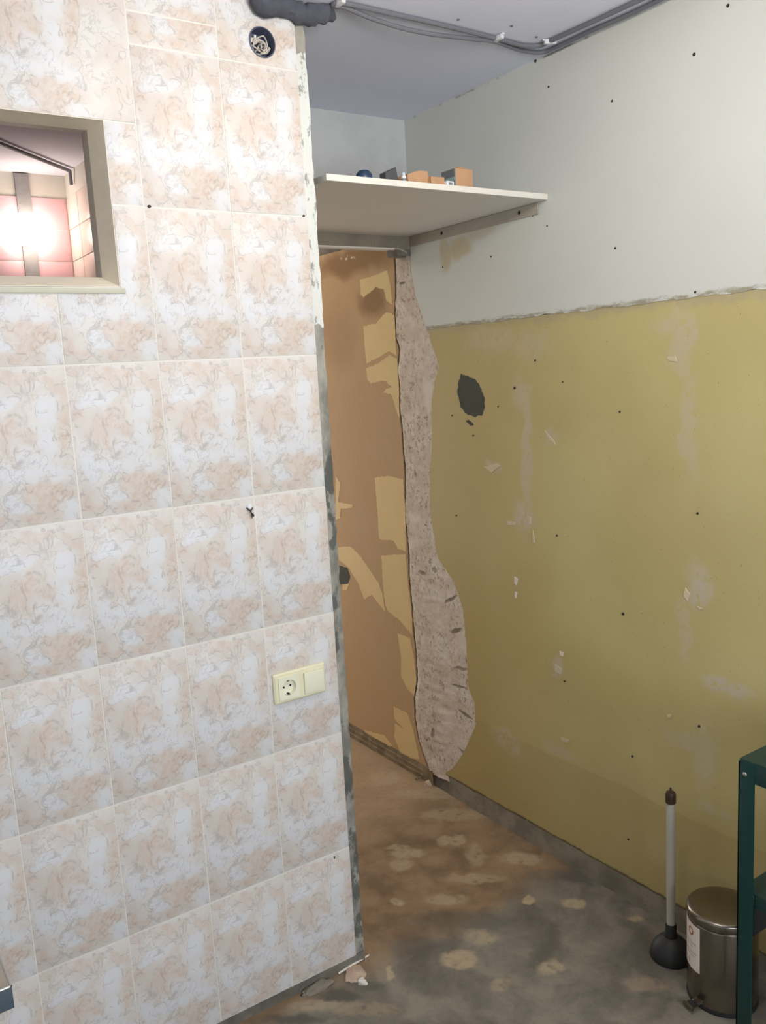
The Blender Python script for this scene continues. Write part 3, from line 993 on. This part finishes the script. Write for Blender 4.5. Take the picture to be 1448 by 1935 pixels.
# pink tiles of the far room
bm = bmesh.new()
add_box(bm, -.074, .074, 0, .006, -.0615, .0615, .0015)
pt0 = finish(bm, 'pink_tile', M['pink'], wbb, True)
k = 0
for i in range(8):
    for j in range(5):
        o = pt0 if k == 0 else link(pt0.copy(), wbb)
        o.location = (0.074 - i * 0.151, 1.879, 2.351 - j * 0.126)
        k += 1
box('tile_backing', M['pinkcream'], wbb, XL, 0.155, 1.881, 1.8855, 0.0, 2.413)
bm = bmesh.new()
add_box(bm, -.006, 0, -.074, .074, -.0615, .0615, .0015)
pt1 = finish(bm, 'cream_tile', M['pinkcream'], ws, True)
k = 0
for i in range(11):
    for j in range(5):
        o = pt1 if k == 0 else link(pt1.copy(), ws)
        o.location = (0.155, 1.80 - i * 0.151, 2.351 - j * 0.126)
        k += 1
box('chased_strip', M['greyplaster'], wbb, -0.045, 0.010, 1.870, 1.884, 1.60, 2.50, .003)
bl = empty('wall_lamp', (-0.030, 1.870, 2.272), 'glowing white wall lamp in the pink room behind the hatch', 'lamp')
lathe('lamp_base', M['whiteplastic'], bl, [(0, 0), (.05, 0), (.05, .02), (0, .02)], 32, mx=Matrix.Rotation(PI / 2, 4, 'X'))
gl = lathe('lamp_globe', emit('lit opal globe', (1.0, 0.86, 0.74), BATH_EMIT), bl, [(0, .018), (.05, .02), (.075, .05), (.078, .08), (.055, .12), (.02, .135), (0, .136)], 32, mx=Matrix.Scale(0.85, 4, (0, 0, 1)) @ Matrix.Rotation(PI / 2, 4, 'X'))
pcab = [at(0, 270, 2, H - .01), (at(0, 270, 2, H - .01) + at(132, 322, 2, H - .01)) / 2, at(132, 322, 2, H - .01)]
bc = tube('cable', M['cable'], None, [(q[0], q[1], H - .012) for q in (pcab[0] + (pcab[0] - pcab[2]) * .8, pcab[0], pcab[1], pcab[2])] + [(pcab[2][0] + .006, pcab[2][1] + .02, H - .06)], .007, 8)
tag(bc, 'grey cable across the ceiling of the pink room behind the hatch', 'cable')

# bulb of the passage, out of sight behind the tiled wall
hb = empty('passage_bulb', (0.52, 1.55, H), 'bare bulb under the passage ceiling behind the tiled wall', 'lamp')
lathe('ceiling_cup', M['whiteplastic'], hb, [(0, 0), (.04, 0), (.03, -.03), (.006, -.04), (0, -.04)][::-1], 24)
lathe('bulb_holder', M['black'], hb, [(0, -.035), (.016, -.035), (.018, -.09), (0, -.09)], 20)
lathe('bulb_glass', emit('lit passage bulb', (1.0, 0.91, 0.80), HALL_EMIT), hb, [(0, -.088), (.014, -.09), (.02, -.105), (.032, -.13), (.034, -.145), (.026, -.168), (.012, -.178), (0, -.18)], 24)

# the room's own bulb, hanging above the view
lb = empty('pendant_globe', (0.10, -0.85, H), 'opal globe lamp under the ceiling in front of the tiles', 'lamp')
lathe('ceiling_cup', M['whiteplastic'], lb, [(0, 0), (.05, 0), (.048, -.03), (.040, -.125), (0, -.125)][::-1], 28)
lathe('lamp_globe', emit('lit opal ceiling globe', (1.0, 0.92, 0.82), LAMP_EMIT), lb, [(0, -.122), (.038, -.123)] + [(.080 * math.sin(t), -.200 + .080 * math.cos(t)) for t in np.linspace(.5, PI - .12, 14)] + [(0, -.280)], 36)

# ------------------------------------------------------------------ junction box with wires
jb = empty('junction_box', (BX, 0.0, BZ), 'open round junction box full of pale wires near the top of the tiles', 'junction box')
lathe('box_shell', M['boxblue'], jb, [(BR - .0005, -.001), (BR - .003, -.0015), (BR - .003, .040), (0, .040), (0, .043), (BR - .0005, .043), (BR - .0005, -.001)][::-1], 36, mx=Matrix.Rotation(-PI / 2, 4, 'X'))
rng = random.Random(3)
for k in range(13):
    a0 = rng.uniform(-2.9, -0.3)
    r0 = rng.uniform(.008, .018)
    cx_, cz_ = rng.uniform(-.012, .014), rng.uniform(-.018, .002)
    turn = rng.choice((-1, 1))
    pts = []
    for t in np.linspace(0, 1, 12):
        a = a0 + turn * t * 4.6
        x, z = cx_ + r0 * math.cos(a), cz_ + r0 * math.sin(a) * .9
        rr = math.hypot(x, z)
        if rr > .027:
            x, z = x * .027 / rr, z * .027 / rr
        pts.append((x, .004 + .016 * abs(math.sin(t * 4 + k)), z))
    tube('wire', M['wire'], jb, spline(pts, 3), .0016, 6)
box('wire_connector', M['wire'], jb, -.024, -.006, .010, .022, .001, .011, .001)
box('wire_connector', M['clip'], jb, -.016, -.010, .008, .02, .011, .017, .001)

# ------------------------------------------------------------------ socket and switch
sx0, sx1, sz0, sz1 = 0.0095, 0.1600, 0.8200, 0.9005
sk = empty('socket_switch_plate', ((sx0 + sx1) / 2, -0.0005, (sz0 + sz1) / 2), 'cream double plate with a socket and a rocker switch on the tiles', 'socket')
hw_, hh_ = (sx1 - sx0) / 2, (sz1 - sz0) / 2
bm = bmesh.new()
def frame_ring(bm, loops):
    rs = []
    for (a, b, y, r, cx) in loops:
        ring = []
        for qx, qz, st in ((1, 1, 0), (-1, 1, 1), (-1, -1, 2), (1, -1, 3)):
            for k in range(5):
                an = PI / 2 * (st + k / 4)
                ring.append(bm.verts.new((cx + qx * (a - r) + r * math.cos(an), y, qz * (b - r) + r * math.sin(an))))
        rs.append(ring)
    m = len(rs[0])
    for u, v in zip(rs, rs[1:]):
        for k in range(m):
            bm.faces.new((u[k], u[(k + 1) % m], v[(k + 1) % m], v[k]))
    return rs
rs = frame_ring(bm, [(hw_, hh_, 0, .006, 0), (hw_, hh_, -.006, .006, 0), (hw_ - .004, hh_ - .004, -.010, .005, 0)])
ring_face(bm, -hw_ + .0042, 0, -hh_ + .0042, hh_ - .0042, -.035, 0, .0205, -.0100, -.0080)
add_box(bm, 0, hw_ - .0042, -.0100, -.0080, -hh_ + .0042, hh_ - .0042)
finish(bm, 'plate_frame', M['cream'], sk, True)
# socket insert with a round well
bm = bmesh.new()
ring_face(bm, -.0640, -.0060, -.0295, .0295, -.035, 0, .0205, -.0135, -.0100)
finish(bm, 'socket_face', M['creamlt'], sk)
mxs = Matrix.Translation((-.035, -.0012, 0)) @ Matrix.Rotation(PI / 2, 4, 'X')
lathe('socket_well', M['creamlt'], sk, [(.0204, .0122), (.0192, .0), (0, .0)], 32, mx=mxs)
for dx in (-.0095, .0095):
    lathe('pin_hole', M['dark'], sk, [(.0028, 0), (.0028, .0006), (0, .0006)], 14, mx=Matrix.Translation((-.035 + dx, -.0013, dx * .1)) @ Matrix.Rotation(PI / 2, 4, 'X'))
for dz in (-1, 1):
    box('earth_clip', M['zinc'] if dz > 0 else M['dark'], sk, -.0378, -.0322, -.0100, -.0012, dz * .0178 - .0022, dz * .0178 + .0014)
rk = box('rocker', M['creamlt'], sk, .0085, .0650, -.0170, -.0095, -.0285, .0285, .0022)
rk.rotation_euler = (math.radians(3.5), 0, 0)

# hook on the tiles
hp = at(471, 957, 1, 0)
hk = empty('wall_hook', (hp[0], 0, hp[2]), 'tiny white stick-on hook with a dark wire on the tiles', 'hook')
lathe('hook_button', M['whiteplastic'], hk, [(0, .007), (.005, .0065), (.0075, .003), (.0075, 0), (0, 0)], 20, mx=Matrix.Rotation(PI / 2, 4, 'X'))
tube('hook_wire', M['dark'], hk, [(-.008, -.003, -.002), (-.004, -.005, -.008), (0, -.006, -.010), (.004, -.005, -.008), (.008, -.003, -.003)], .0013, 6)
tube('hook_wire', M['dark'], hk, spline([(0, -.006, -.010), (.002, -.006, -.016), (.005, -.010, -.020), (.006, -.006, -.024), (.003, -.004, -.020)], 4), .0016, 6)
tube('hook_wire', M['charcoal'], hk, [(.002, -.006, -.016), (.003, -.006, -.028)], .0014, 6)

# ------------------------------------------------------------------ shelf and what lies on it
SZ0, SZ1 = 2.1105, 2.1265
sh = empty('wall_shelf', (0.63, 0.34, SZ0), 'cream board shelf spanning the passage under the ceiling', 'shelf')
bm = bmesh.new()
add_box(bm, 0.258 - .63, XR - .003 - .63, -0.008 - .34, YB - .004 - .34, 0, SZ1 - SZ0, .0008)
finish(bm, 'board', M['laminate'], sh)
box('edge_band', M['lamedge'], sh, 0.258 - .63, XR - .003 - .63, -0.0095 - .34, -0.0081 - .34, 0.0005, SZ1 - SZ0 - .0003)
b = box('batten', M['wood'], sh, XR - .63 - .0075, XR - .63 - .002, .028 - .34, YB - .005 - .34, -.0345, -.0005, .002)
for y in (.107, .489):
    lathe('batten_nail', M['dark'], sh, [(0, .001), (.0055, .001), (.006, 0), (0, 0)], 12, mx=Matrix.Translation((XR - .63 - .0077, y - .34, -.017)) @ Matrix.Rotation(-PI / 2, 4, 'Y'))

g = None
o = lathe('tape_ring', M['blue'], None, [(0, 0), (.020, 0), (.022, .006), (.021, .018), (.014, .027), (0, .030)], 24)
o.location = (0.402, 0.040, SZ1)
tag(o, 'small navy blue domed cap on the shelf, leftmost object', 'cap')
bm = bmesh.new()
vs_ = [bm.verts.new(p) for p in ((0, 0, 0), (.042, 0, 0), (.042, .03, 0), (0, .03, 0), (0, .002, .026), (.034, 0, .043), (.034, .03, .043), (0, .03, .028))]
for f in ((0, 1, 2, 3), (4, 5, 6, 7), (0, 1, 5, 4), (1, 2, 6, 5), (2, 3, 7, 6), (3, 0, 4, 7)):
    bm.faces.new([vs_[k] for k in f])
bmesh.ops.bevel(bm, geom=bm.edges[:], offset=.0012, segments=1, affect='EDGES')
o = finish(bm, 'wedge_block', M['charcoal'], None)
o.location = (0.464, 0.030, SZ1)
tag(o, 'charcoal wedge shaped block on the shelf beside a white bottle', 'block')
bt = empty('small_bottle', (0.514, 0.020, SZ1), 'tiny white bottle standing at the shelf edge', 'bottle')
lathe('bottle_body', M['whiteplastic'], bt, [(0, 0), (.0065, 0), (.0065, .018), (.004, .021), (0, .021)], 18)
lathe('bottle_cap', M['clip'], bt, [(.0042, .0205), (.0042, .027), (0, .027)], 18)
lathe('bottle_band', M['greytape'], bt, [(.0067, .006), (.0067, .012)], 18)
# crumpled cardboard
bm = bmesh.new()
add_box(bm, 0, .068, 0, .05, 0, .040)
bmesh.ops.subdivide_edges(bm, edges=bm.edges[:], cuts=4, use_grid_fill=True)
for v in bm.verts:
    n_ = noise.noise_vector(v.co * 45)
    v.co += n_ * .004 * (1 if v.co.z > .003 else 0)
    v.co.z *= .72 + .28 * min(1, v.co.x / .04)
    v.co.z = max(0, v.co.z)
o = finish(bm, 'cardboard_lump', M['card'], None, False)
o.location = (0.536, 0.030, SZ1)
tag(o, 'crumpled brown cardboard lump in the middle of the shelf', 'cardboard')
bm = bmesh.new()
add_box(bm, 0, .046, 0, .03, 0, .025)
bmesh.ops.subdivide_edges(bm, edges=bm.edges[:], cuts=3, use_grid_fill=True)
for v in bm.verts:
    v.co += noise.noise_vector(v.co * 60 + Vector((5, 5, 5))) * .004 * (1 if v.co.z > .003 else 0)
    v.co.z = max(0, v.co.z)
o = finish(bm, 'cardboard_piece', M['card'], None, False)
o.location = (0.602, 0.016, SZ1)
tag(o, 'low torn piece of cardboard on the shelf beside a small white box', 'cardboard')
wbx = empty('small_box', (0.646, 0.004, SZ1), 'small white printed box at the shelf edge', 'box')
box('box_body', M['whiteplastic'], wbx, 0, .025, 0, .018, 0, .0135, .0012)
box('box_print', M['greytape'], wbx, .006, .019, -.0004, .001, .004, .0095)
cb = empty('cardboard_box', (0.688, 0.022, SZ1), 'upright brown cardboard box with a grey taped end, rightmost on the shelf', 'box')
box('carton', M['card'], cb, .004, .066, 0, .055, 0, .0545, .0012)
box('tape_wrap', M['greytape'], cb, -.001, .0035, -.001, .056, 0, .0525)
box('tape_stripe', M['teal'], cb, -.0016, -.0010, -.0012, .056, .020, .031)
box('flap', M['card'], cb, .012, .040, -.001, .028, .0548, .0570, .0005)

# ------------------------------------------------------------------ cables on the ceiling
ZC = H - .007
fb = bmesh.new()
pts = [(x, -.016 + .006 * math.sin(x * 40), H - .020 - .005 * math.sin(x * 63)) for x in np.linspace(.085, .300, 26)]
rad = [.0245 + .007 * noise.noise(Vector((x[0] * 38, 2, 0))) + .004 * noise.noise(Vector((x[0] * 110, 2, 0))) for x in pts]
rad[0] = .012
rad[1] = .018
rad[-1] = .010
rad[-2] = .014
rad[-3] = .019
add_tube(fb, pts, rad, 14)
for v in fb.verts:
    v.co += noise.noise_vector(v.co * 70) * .005
    v.co.z = min(v.co.z, H - .001)
    v.co.y = min(v.co.y, -.0035)
o = finish(fb, 'cable_bundle', M['foam'], None, True)
tag(o, 'dark grey lumpy foam around cables at the top of the tiled wall', 'cable')


def cpx(a, b, z):
    p = at(a, b, 2, z)
    return (p[0], p[1], z)


run = [(.285, -.03, ZC), cpx(645, 6, ZC), cpx(740, 26, ZC), cpx(830, 46, ZC), cpx(940, 73, ZC), cpx(985, 85, ZC), cpx(1020, 86, ZC), cpx(1045, 75, ZC), cpx(1110, 46, ZC), cpx(1205, 2, ZC), (.945, -.9, ZC), (.945, -1.9, ZC), (.945, -3.25, ZC)]
o = tube('cable', M['cable'], None, spline(run, 8), .0062, 10)
tag(o, 'grey cable clipped tight to the ceiling, turning along the right wall', 'cable')
run = [(.288, -.046, ZC), cpx(652, 14, ZC - .004)]
for a, b, dz in ((700, 34, .014), (760, 53, .022), (820, 65, .022), (890, 73, .012), (938, 79, .003), (985, 95, .0)):
    p = at(a, b, 2, ZC - dz)
    run.append((p[0], p[1], ZC - dz))
run += [cpx(1024, 99, ZC), cpx(1056, 87, ZC), cpx(1121, 57, ZC), cpx(1222, 12, ZC), (.963, -.9, ZC), (.963, -1.9, ZC), (.963, -3.25, ZC)]
o = tube('cable', M['cable'], None, spline(run, 8), .0058, 10)
tag(o, 'grey cable sagging below the ceiling between its first two clips', 'cable')
for (a, b), lab, rz in (((643, 8), 'white cable clip beside the grey foam lump', 0), ((942, 75), 'white cable clip where the sagging cable meets the straight one', .0), ((1040, 82), 'white cable clip at the bend near the right wall', 1.1)):
    p = at(a, b, 2, H - .012)
    bm = bmesh.new()
    add_box(bm, -.006, .006, -.017, .017, -.014, -.002, .002)
    add_box(bm, -.004, .004, -.021, -.017, -.006, -.0005, .001)
    add_box(bm, -.004, .004, .017, .021, -.006, -.0005, .001)
    o = finish(bm, 'cable_clip', M['clip'], None, True)
    o.location = (p[0], p[1], H)
    o.rotation_euler = (0, 0, rz)
    tag(o, lab, 'cable clip', 'cable clips')
bm = bmesh.new()
bmesh.ops.create_cone(bm, cap_ends=True, segments=10, radius1=.004, radius2=.0035, depth=.003)
cn0 = finish(bm, 'ceiling_nail', M['cable'], ce, True)
for i, (a, b) in enumerate(((866, 36), (1014, 69), (967, 48))):
    o = cn0 if i == 0 else link(cn0.copy(), ce)
    p = at(a, b, 2, H)
    o.location = (p[0], p[1], H - .001)

# ------------------------------------------------------------------ pedal bin
bx_, by_, br, bh = 0.888, -0.690, 0.086, 0.250
pb = empty('pedal_bin', (bx_, by_, 0), 'small round stainless steel pedal bin with a white label by the yellow wall', 'bin')
lathe('base_ring', M['black'], pb, [(0, 0), (br + .001, 0), (br + .002, .004), (br + .001, .010), (br - .004, .011), (0, .011)], 64)
lathe('bin_body', M['steel'], pb, [(br - .004, .010), (br - .0005, .011), (br, .016), (br, .222), (br - .002, .226), (br - .012, .226), (br - .012, .016), (0, .016)], 72)
lathe('lid_gap', M['black'], pb, [(0, .2255), (br - .0035, .2255), (br - .0035, .231), (0, .231)], 64)
lathe('lid', M['steel'], pb, [(br - .002, .2305), (br + .0015, .2305), (br + .002, .234), (br + .002, .246), (br - .001, .2505), (br - .006, .2525), (br * .6, .2575), (br * .25, .2595), (0, .260)], 72)


def curved_patch(name, m, parent, r, a0, a1, z0, z1, thick=.0006, n=14):
    bm = bmesh.new()
    ra, rb = [], []
    for k in range(n + 1):
        a = a0 + (a1 - a0) * k / n
        ra.append([bm.verts.new(((r + t) * math.cos(a), (r + t) * math.sin(a), z)) for z in (z0, z1) for t in (0, thick)])
    for u, v in zip(ra, ra[1:]):
        bm.faces.new((u[1], v[1], v[3], u[3]))
        bm.faces.new((u[0], u[2], v[2], v[0]))
        bm.faces.new((u[0], v[0], v[1], u[1]))
        bm.faces.new((u[2], u[3], v[3], v[2]))
    bm.faces.new((ra[0][0], ra[0][1], ra[0][3], ra[0][2]))
    bm.faces.new((ra[-1][0], ra[-1][1], ra[-1][3], ra[-1][2]))
    return finish(bm, name, m, parent)


D = math.radians
lbl = curved_patch('label', M['label'], pb, br + .0002, D(112), D(176), .094, .218)
bm = bmesh.new()
for k in range(20):
    a, b = 2 * PI * k / 20, 2 * PI * (k + 1) / 20
    q = []
    for an, rr in ((a, .0105), (b, .0105), (b, .0075), (a, .0075)):
        ph = D(154) + rr * math.cos(an) / br
        q.append(bm.verts.new(((br + .0012) * math.cos(ph), (br + .0012) * math.sin(ph), .196 + rr * math.sin(an) * 1.05)))
    bm.faces.new(q)
bmesh.ops.remove_doubles(bm, verts=bm.verts[:], dist=1e-5)
finish(bm, 'printed_ring', M['red'], lbl)
for z, a0, a1 in ((.166, 130, 168), (.156, 130, 160), (.140, 132, 170), (.131, 132, 164)):
    curved_patch('printed_line', M['print_'], lbl, br + .0008, D(a0), D(a1), z - .0015, z + .0015, .0003, 8)
for a0, a1 in ((134, 142), (146, 150)):
    curved_patch('printed_block', M['print_'], lbl, br + .0008, D(a0), D(a1), .100, .118, .0003, 4)
pa = D(172)
mxp = Matrix.Rotation(pa, 4, 'Z')
bm = bmesh.new()
add_box(bm, br - .002, br + .034, -.013, .013, .010, .0145, .0015, mxp)
add_box(bm, br + .029, br + .036, -.016, .016, .008, .019, .002, mxp)
finish(bm, 'pedal', M['steel'], pb, True)
box('pedal_pad', M['black'], pb, br + .010, br + .030, -.012, .012, .0144, .0165, .0008, mxp)
box('hinge', M['black'], pb, br - .001, br + .008, -.016, .016, .218, .244, .002, Matrix.Rotation(D(352), 4, 'Z'))

# ------------------------------------------------------------------ plunger
pl = empty('plunger', (0.906, -0.517, 0), 'plunger with a pale stick and black rubber cup beside the pedal bin', 'plunger')
lathe('rubber_cup', M['black'], pl, [(.046, 0), (.055, .001), (.057, .008), (.054, .022), (.047, .038), (.035, .052), (.022, .060), (.016, .064), (0, .064), (0, .055), (.030, .046), (.046, .02), (.049, .006), (.046, 0)], 44)
lathe('socket_neck', M['black'], pl, [(.0175, .058), (.0185, .066), (.0165, .072), (.0150, .076), (.0150, .096), (.0130, .100), (0, .100)], 28)
lathe('stick', M['stick'], pl, [(0, .092), (.0115, .092), (.0115, .462), (0, .462)], 24)
cap = lathe('cap', M['brown'], pl, [(.0135, .457), (.0140, .460), (.0140, .481), (.0115, .487), (.005, .489), (.0032, .493), (.0026, .499), (0, .500)], 24)
for c in list(pl.children):
    pass

# ------------------------------------------------------------------ green metal table
tx, ty, tz = 0.60, -0.922, 0.823
tb = empty('metal_table', (tx, ty, 0), 'dark green metal table with bolted corner leg, cut by the frame', 'table')
TWX, TLY, LW = 0.39, 0.95, 0.034
bm = bmesh.new()
add_box(bm, 0, TWX, -TLY, 0, tz - .004, tz, .0015)
finish(bm, 'tabletop', M['green'], tb, True)
box('apron', M['green'], tb, 0, .003, -TLY, -.001, tz - .045, tz - .003, .0008)
box('apron', M['green'], tb, .003, TWX, -.0035, -.0005, tz - .045, tz - .003, .0008)
box('apron', M['green'], tb, TWX - .003, TWX, -TLY, -.004, tz - .045, tz - .003, .0008)
box('apron', M['green'], tb, .003, TWX - .003, -TLY, -TLY + .003, tz - .045, tz - .003, .0008)
for sx_, sy_ in ((0, 0), (1, 0), (0, 1), (1, 1)):
    x0, y0 = (0, TWX)[sx_], (0, -TLY)[sy_]
    dx, dy = (1, -1)[sx_], (-1, 1)[sy_]
    bm = bmesh.new()
    e = .0012
    add_box(bm, *sorted((x0 - e * dx, x0 + .0028 * dx)), *sorted((y0 - e * dy, y0 + LW * dy)), 0, tz - .006, .0008)
    add_box(bm, *sorted((x0 - e * dx, x0 + LW * dx)), *sorted((y0 - e * dy, y0 + .0028 * dy)), 0, tz - .006, .0008)
    finish(bm, 'leg', M['green'], tb, True)
LS = .535
for name, a in (('lower_shelf', (.003, TWX - .003, -TLY + .003, -.003, LS - .003, LS)),):
    box(name, M['green'], tb, *a, .001)
box('shelf_lip', M['green'], tb, .0032, .006, -TLY + .03, -LW, LS - .030, LS - .002, .0008)
for s_ in (-LW, -TLY + LW):
    d = -1 if s_ == -LW else 1
    bm = bmesh.new()
    vv = [bm.verts.new((x, y, z)) for x in (.0035, .0065) for y, z in ((s_ * 1.0 - d * .006, LS - .028), (s_ + d * .055, LS - .028), (s_ - d * .006, LS - .105))]
    for f in ((0, 1, 2), (3, 5, 4), (0, 1, 4, 3), (1, 2, 5, 4), (2, 0, 3, 5)):
        bm.faces.new([vv[k] for k in f])
    finish(bm, 'gusset', M['black'], tb)
bp = at(1409, 1463, 0, tx)
lathe('bolt', M['zinc'], tb, [(0, .0028), (.0030, .0024), (.0046, .0008), (.0046, 0), (0, 0)], 18, mx=Matrix.Translation((-.0012, bp[1] - ty, bp[2])) @ Matrix.Rotation(-PI / 2, 4, 'Y'))

# ------------------------------------------------------------------ worktop corner at the lower left
wk = empty('worktop_table', (-0.761, -0.735, 0), 'dark edged worktop corner with a bright metal trim at lower left', 'table')
WZ, WT = 0.85, 0.034
box('worktop', M['worktop'], wk, -1.0, -.002, .0025, .722, WZ - WT, WZ - .001, .0012)
box('front_band', M['slab'], wk, -1.0, 0, 0, .0024, WZ - WT, WZ - .004, .0006)
box('front_band', M['slab'], wk, -.0021, 0, .0026, .722, WZ - WT, WZ - .004, .0006)
tube('metal_trim', M['zinc'], wk, [(-1.0, .001, WZ - .002), (-.002, .001, WZ - .002), (-.001, .002, WZ - .002), (-.001, .72, WZ - .002)], .0022, 8)
for x in (-.95, -.12):
    for y in (.06, .66):
        box('leg', M['slab'], wk, x, x + .04, y, y + .04, 0, WZ - WT, .003)

# ------------------------------------------------------------------ rubble
def chunk(name, loc, size, m, label, cat, seed, group=None):
    bm = bmesh.new()
    bmesh.ops.create_icosphere(bm, subdivisions=3, radius=1.0)
    for v in bm.verts:
        d = 1 + .35 * noise.noise(v.co * 1.6 + Vector((seed, 0, 0))) + .15 * noise.noise(v.co * 4 + Vector((seed, 3, 0)))
        v.co = Vector((v.co.x * size[0] * d, v.co.y * size[1] * d, max(0, v.co.z * d + .15) * size[2]))
    o = finish(bm, name, m, None, True)
    o.location = loc
    o.rotation_euler = (0, 0, seed)
    return tag(o, label, cat, group)


p = at(672, 1842, 2, 0)
chunk('plaster_chunk', (p[0], p[1], 0), (.038, .026, .010), M['chunk'], 'flat pinkish plaster lump on the floor below the tile corner', 'rubble', 1.0)
p = at(685, 1858, 2, 0)
chunk('plaster_chunk', (p[0], p[1], .0), (.014, .010, .013), M['label'], 'small pale plaster crumb on the floor by the tile corner', 'rubble', 2.2)
p = at(650, 1833, 2, 0)
o = tube('wood_splinter', M['lamedge'], None, [tuple(at(a, b, 2, 0)[:2]) + (.006,) for a, b in ((640, 1843), (668, 1826), (698, 1808))], [.003, .004, .002], 6)
tag(o, 'thin pale wood sliver on the floor along the foot of the tiles', 'splinter')
p = at(600, 1868, 2, 0)
chunk('plaster_chunk', (p[0], p[1], 0), (.05, .018, .012), M['kerb'], 'grey cement lump lying under the bottom tile row', 'rubble', 3.14)
o = tube('wood_splinter', M['rot'], None, [tuple(at(a, b, 2, 0)[:2]) + (.008,) for a, b in ((786, 1476), (805, 1468))], [.005, .004], 6)
tag(o, 'short broken brown splinter by the foot of the plaster seam', 'splinter')
p = at(815, 1480, 2, 0)
chunk('plaster_chunk', (p[0], p[1], 0), (.03, .016, .014), M['chunk'], 'pale plaster crumb at the foot of the torn seam', 'rubble', 6.0)
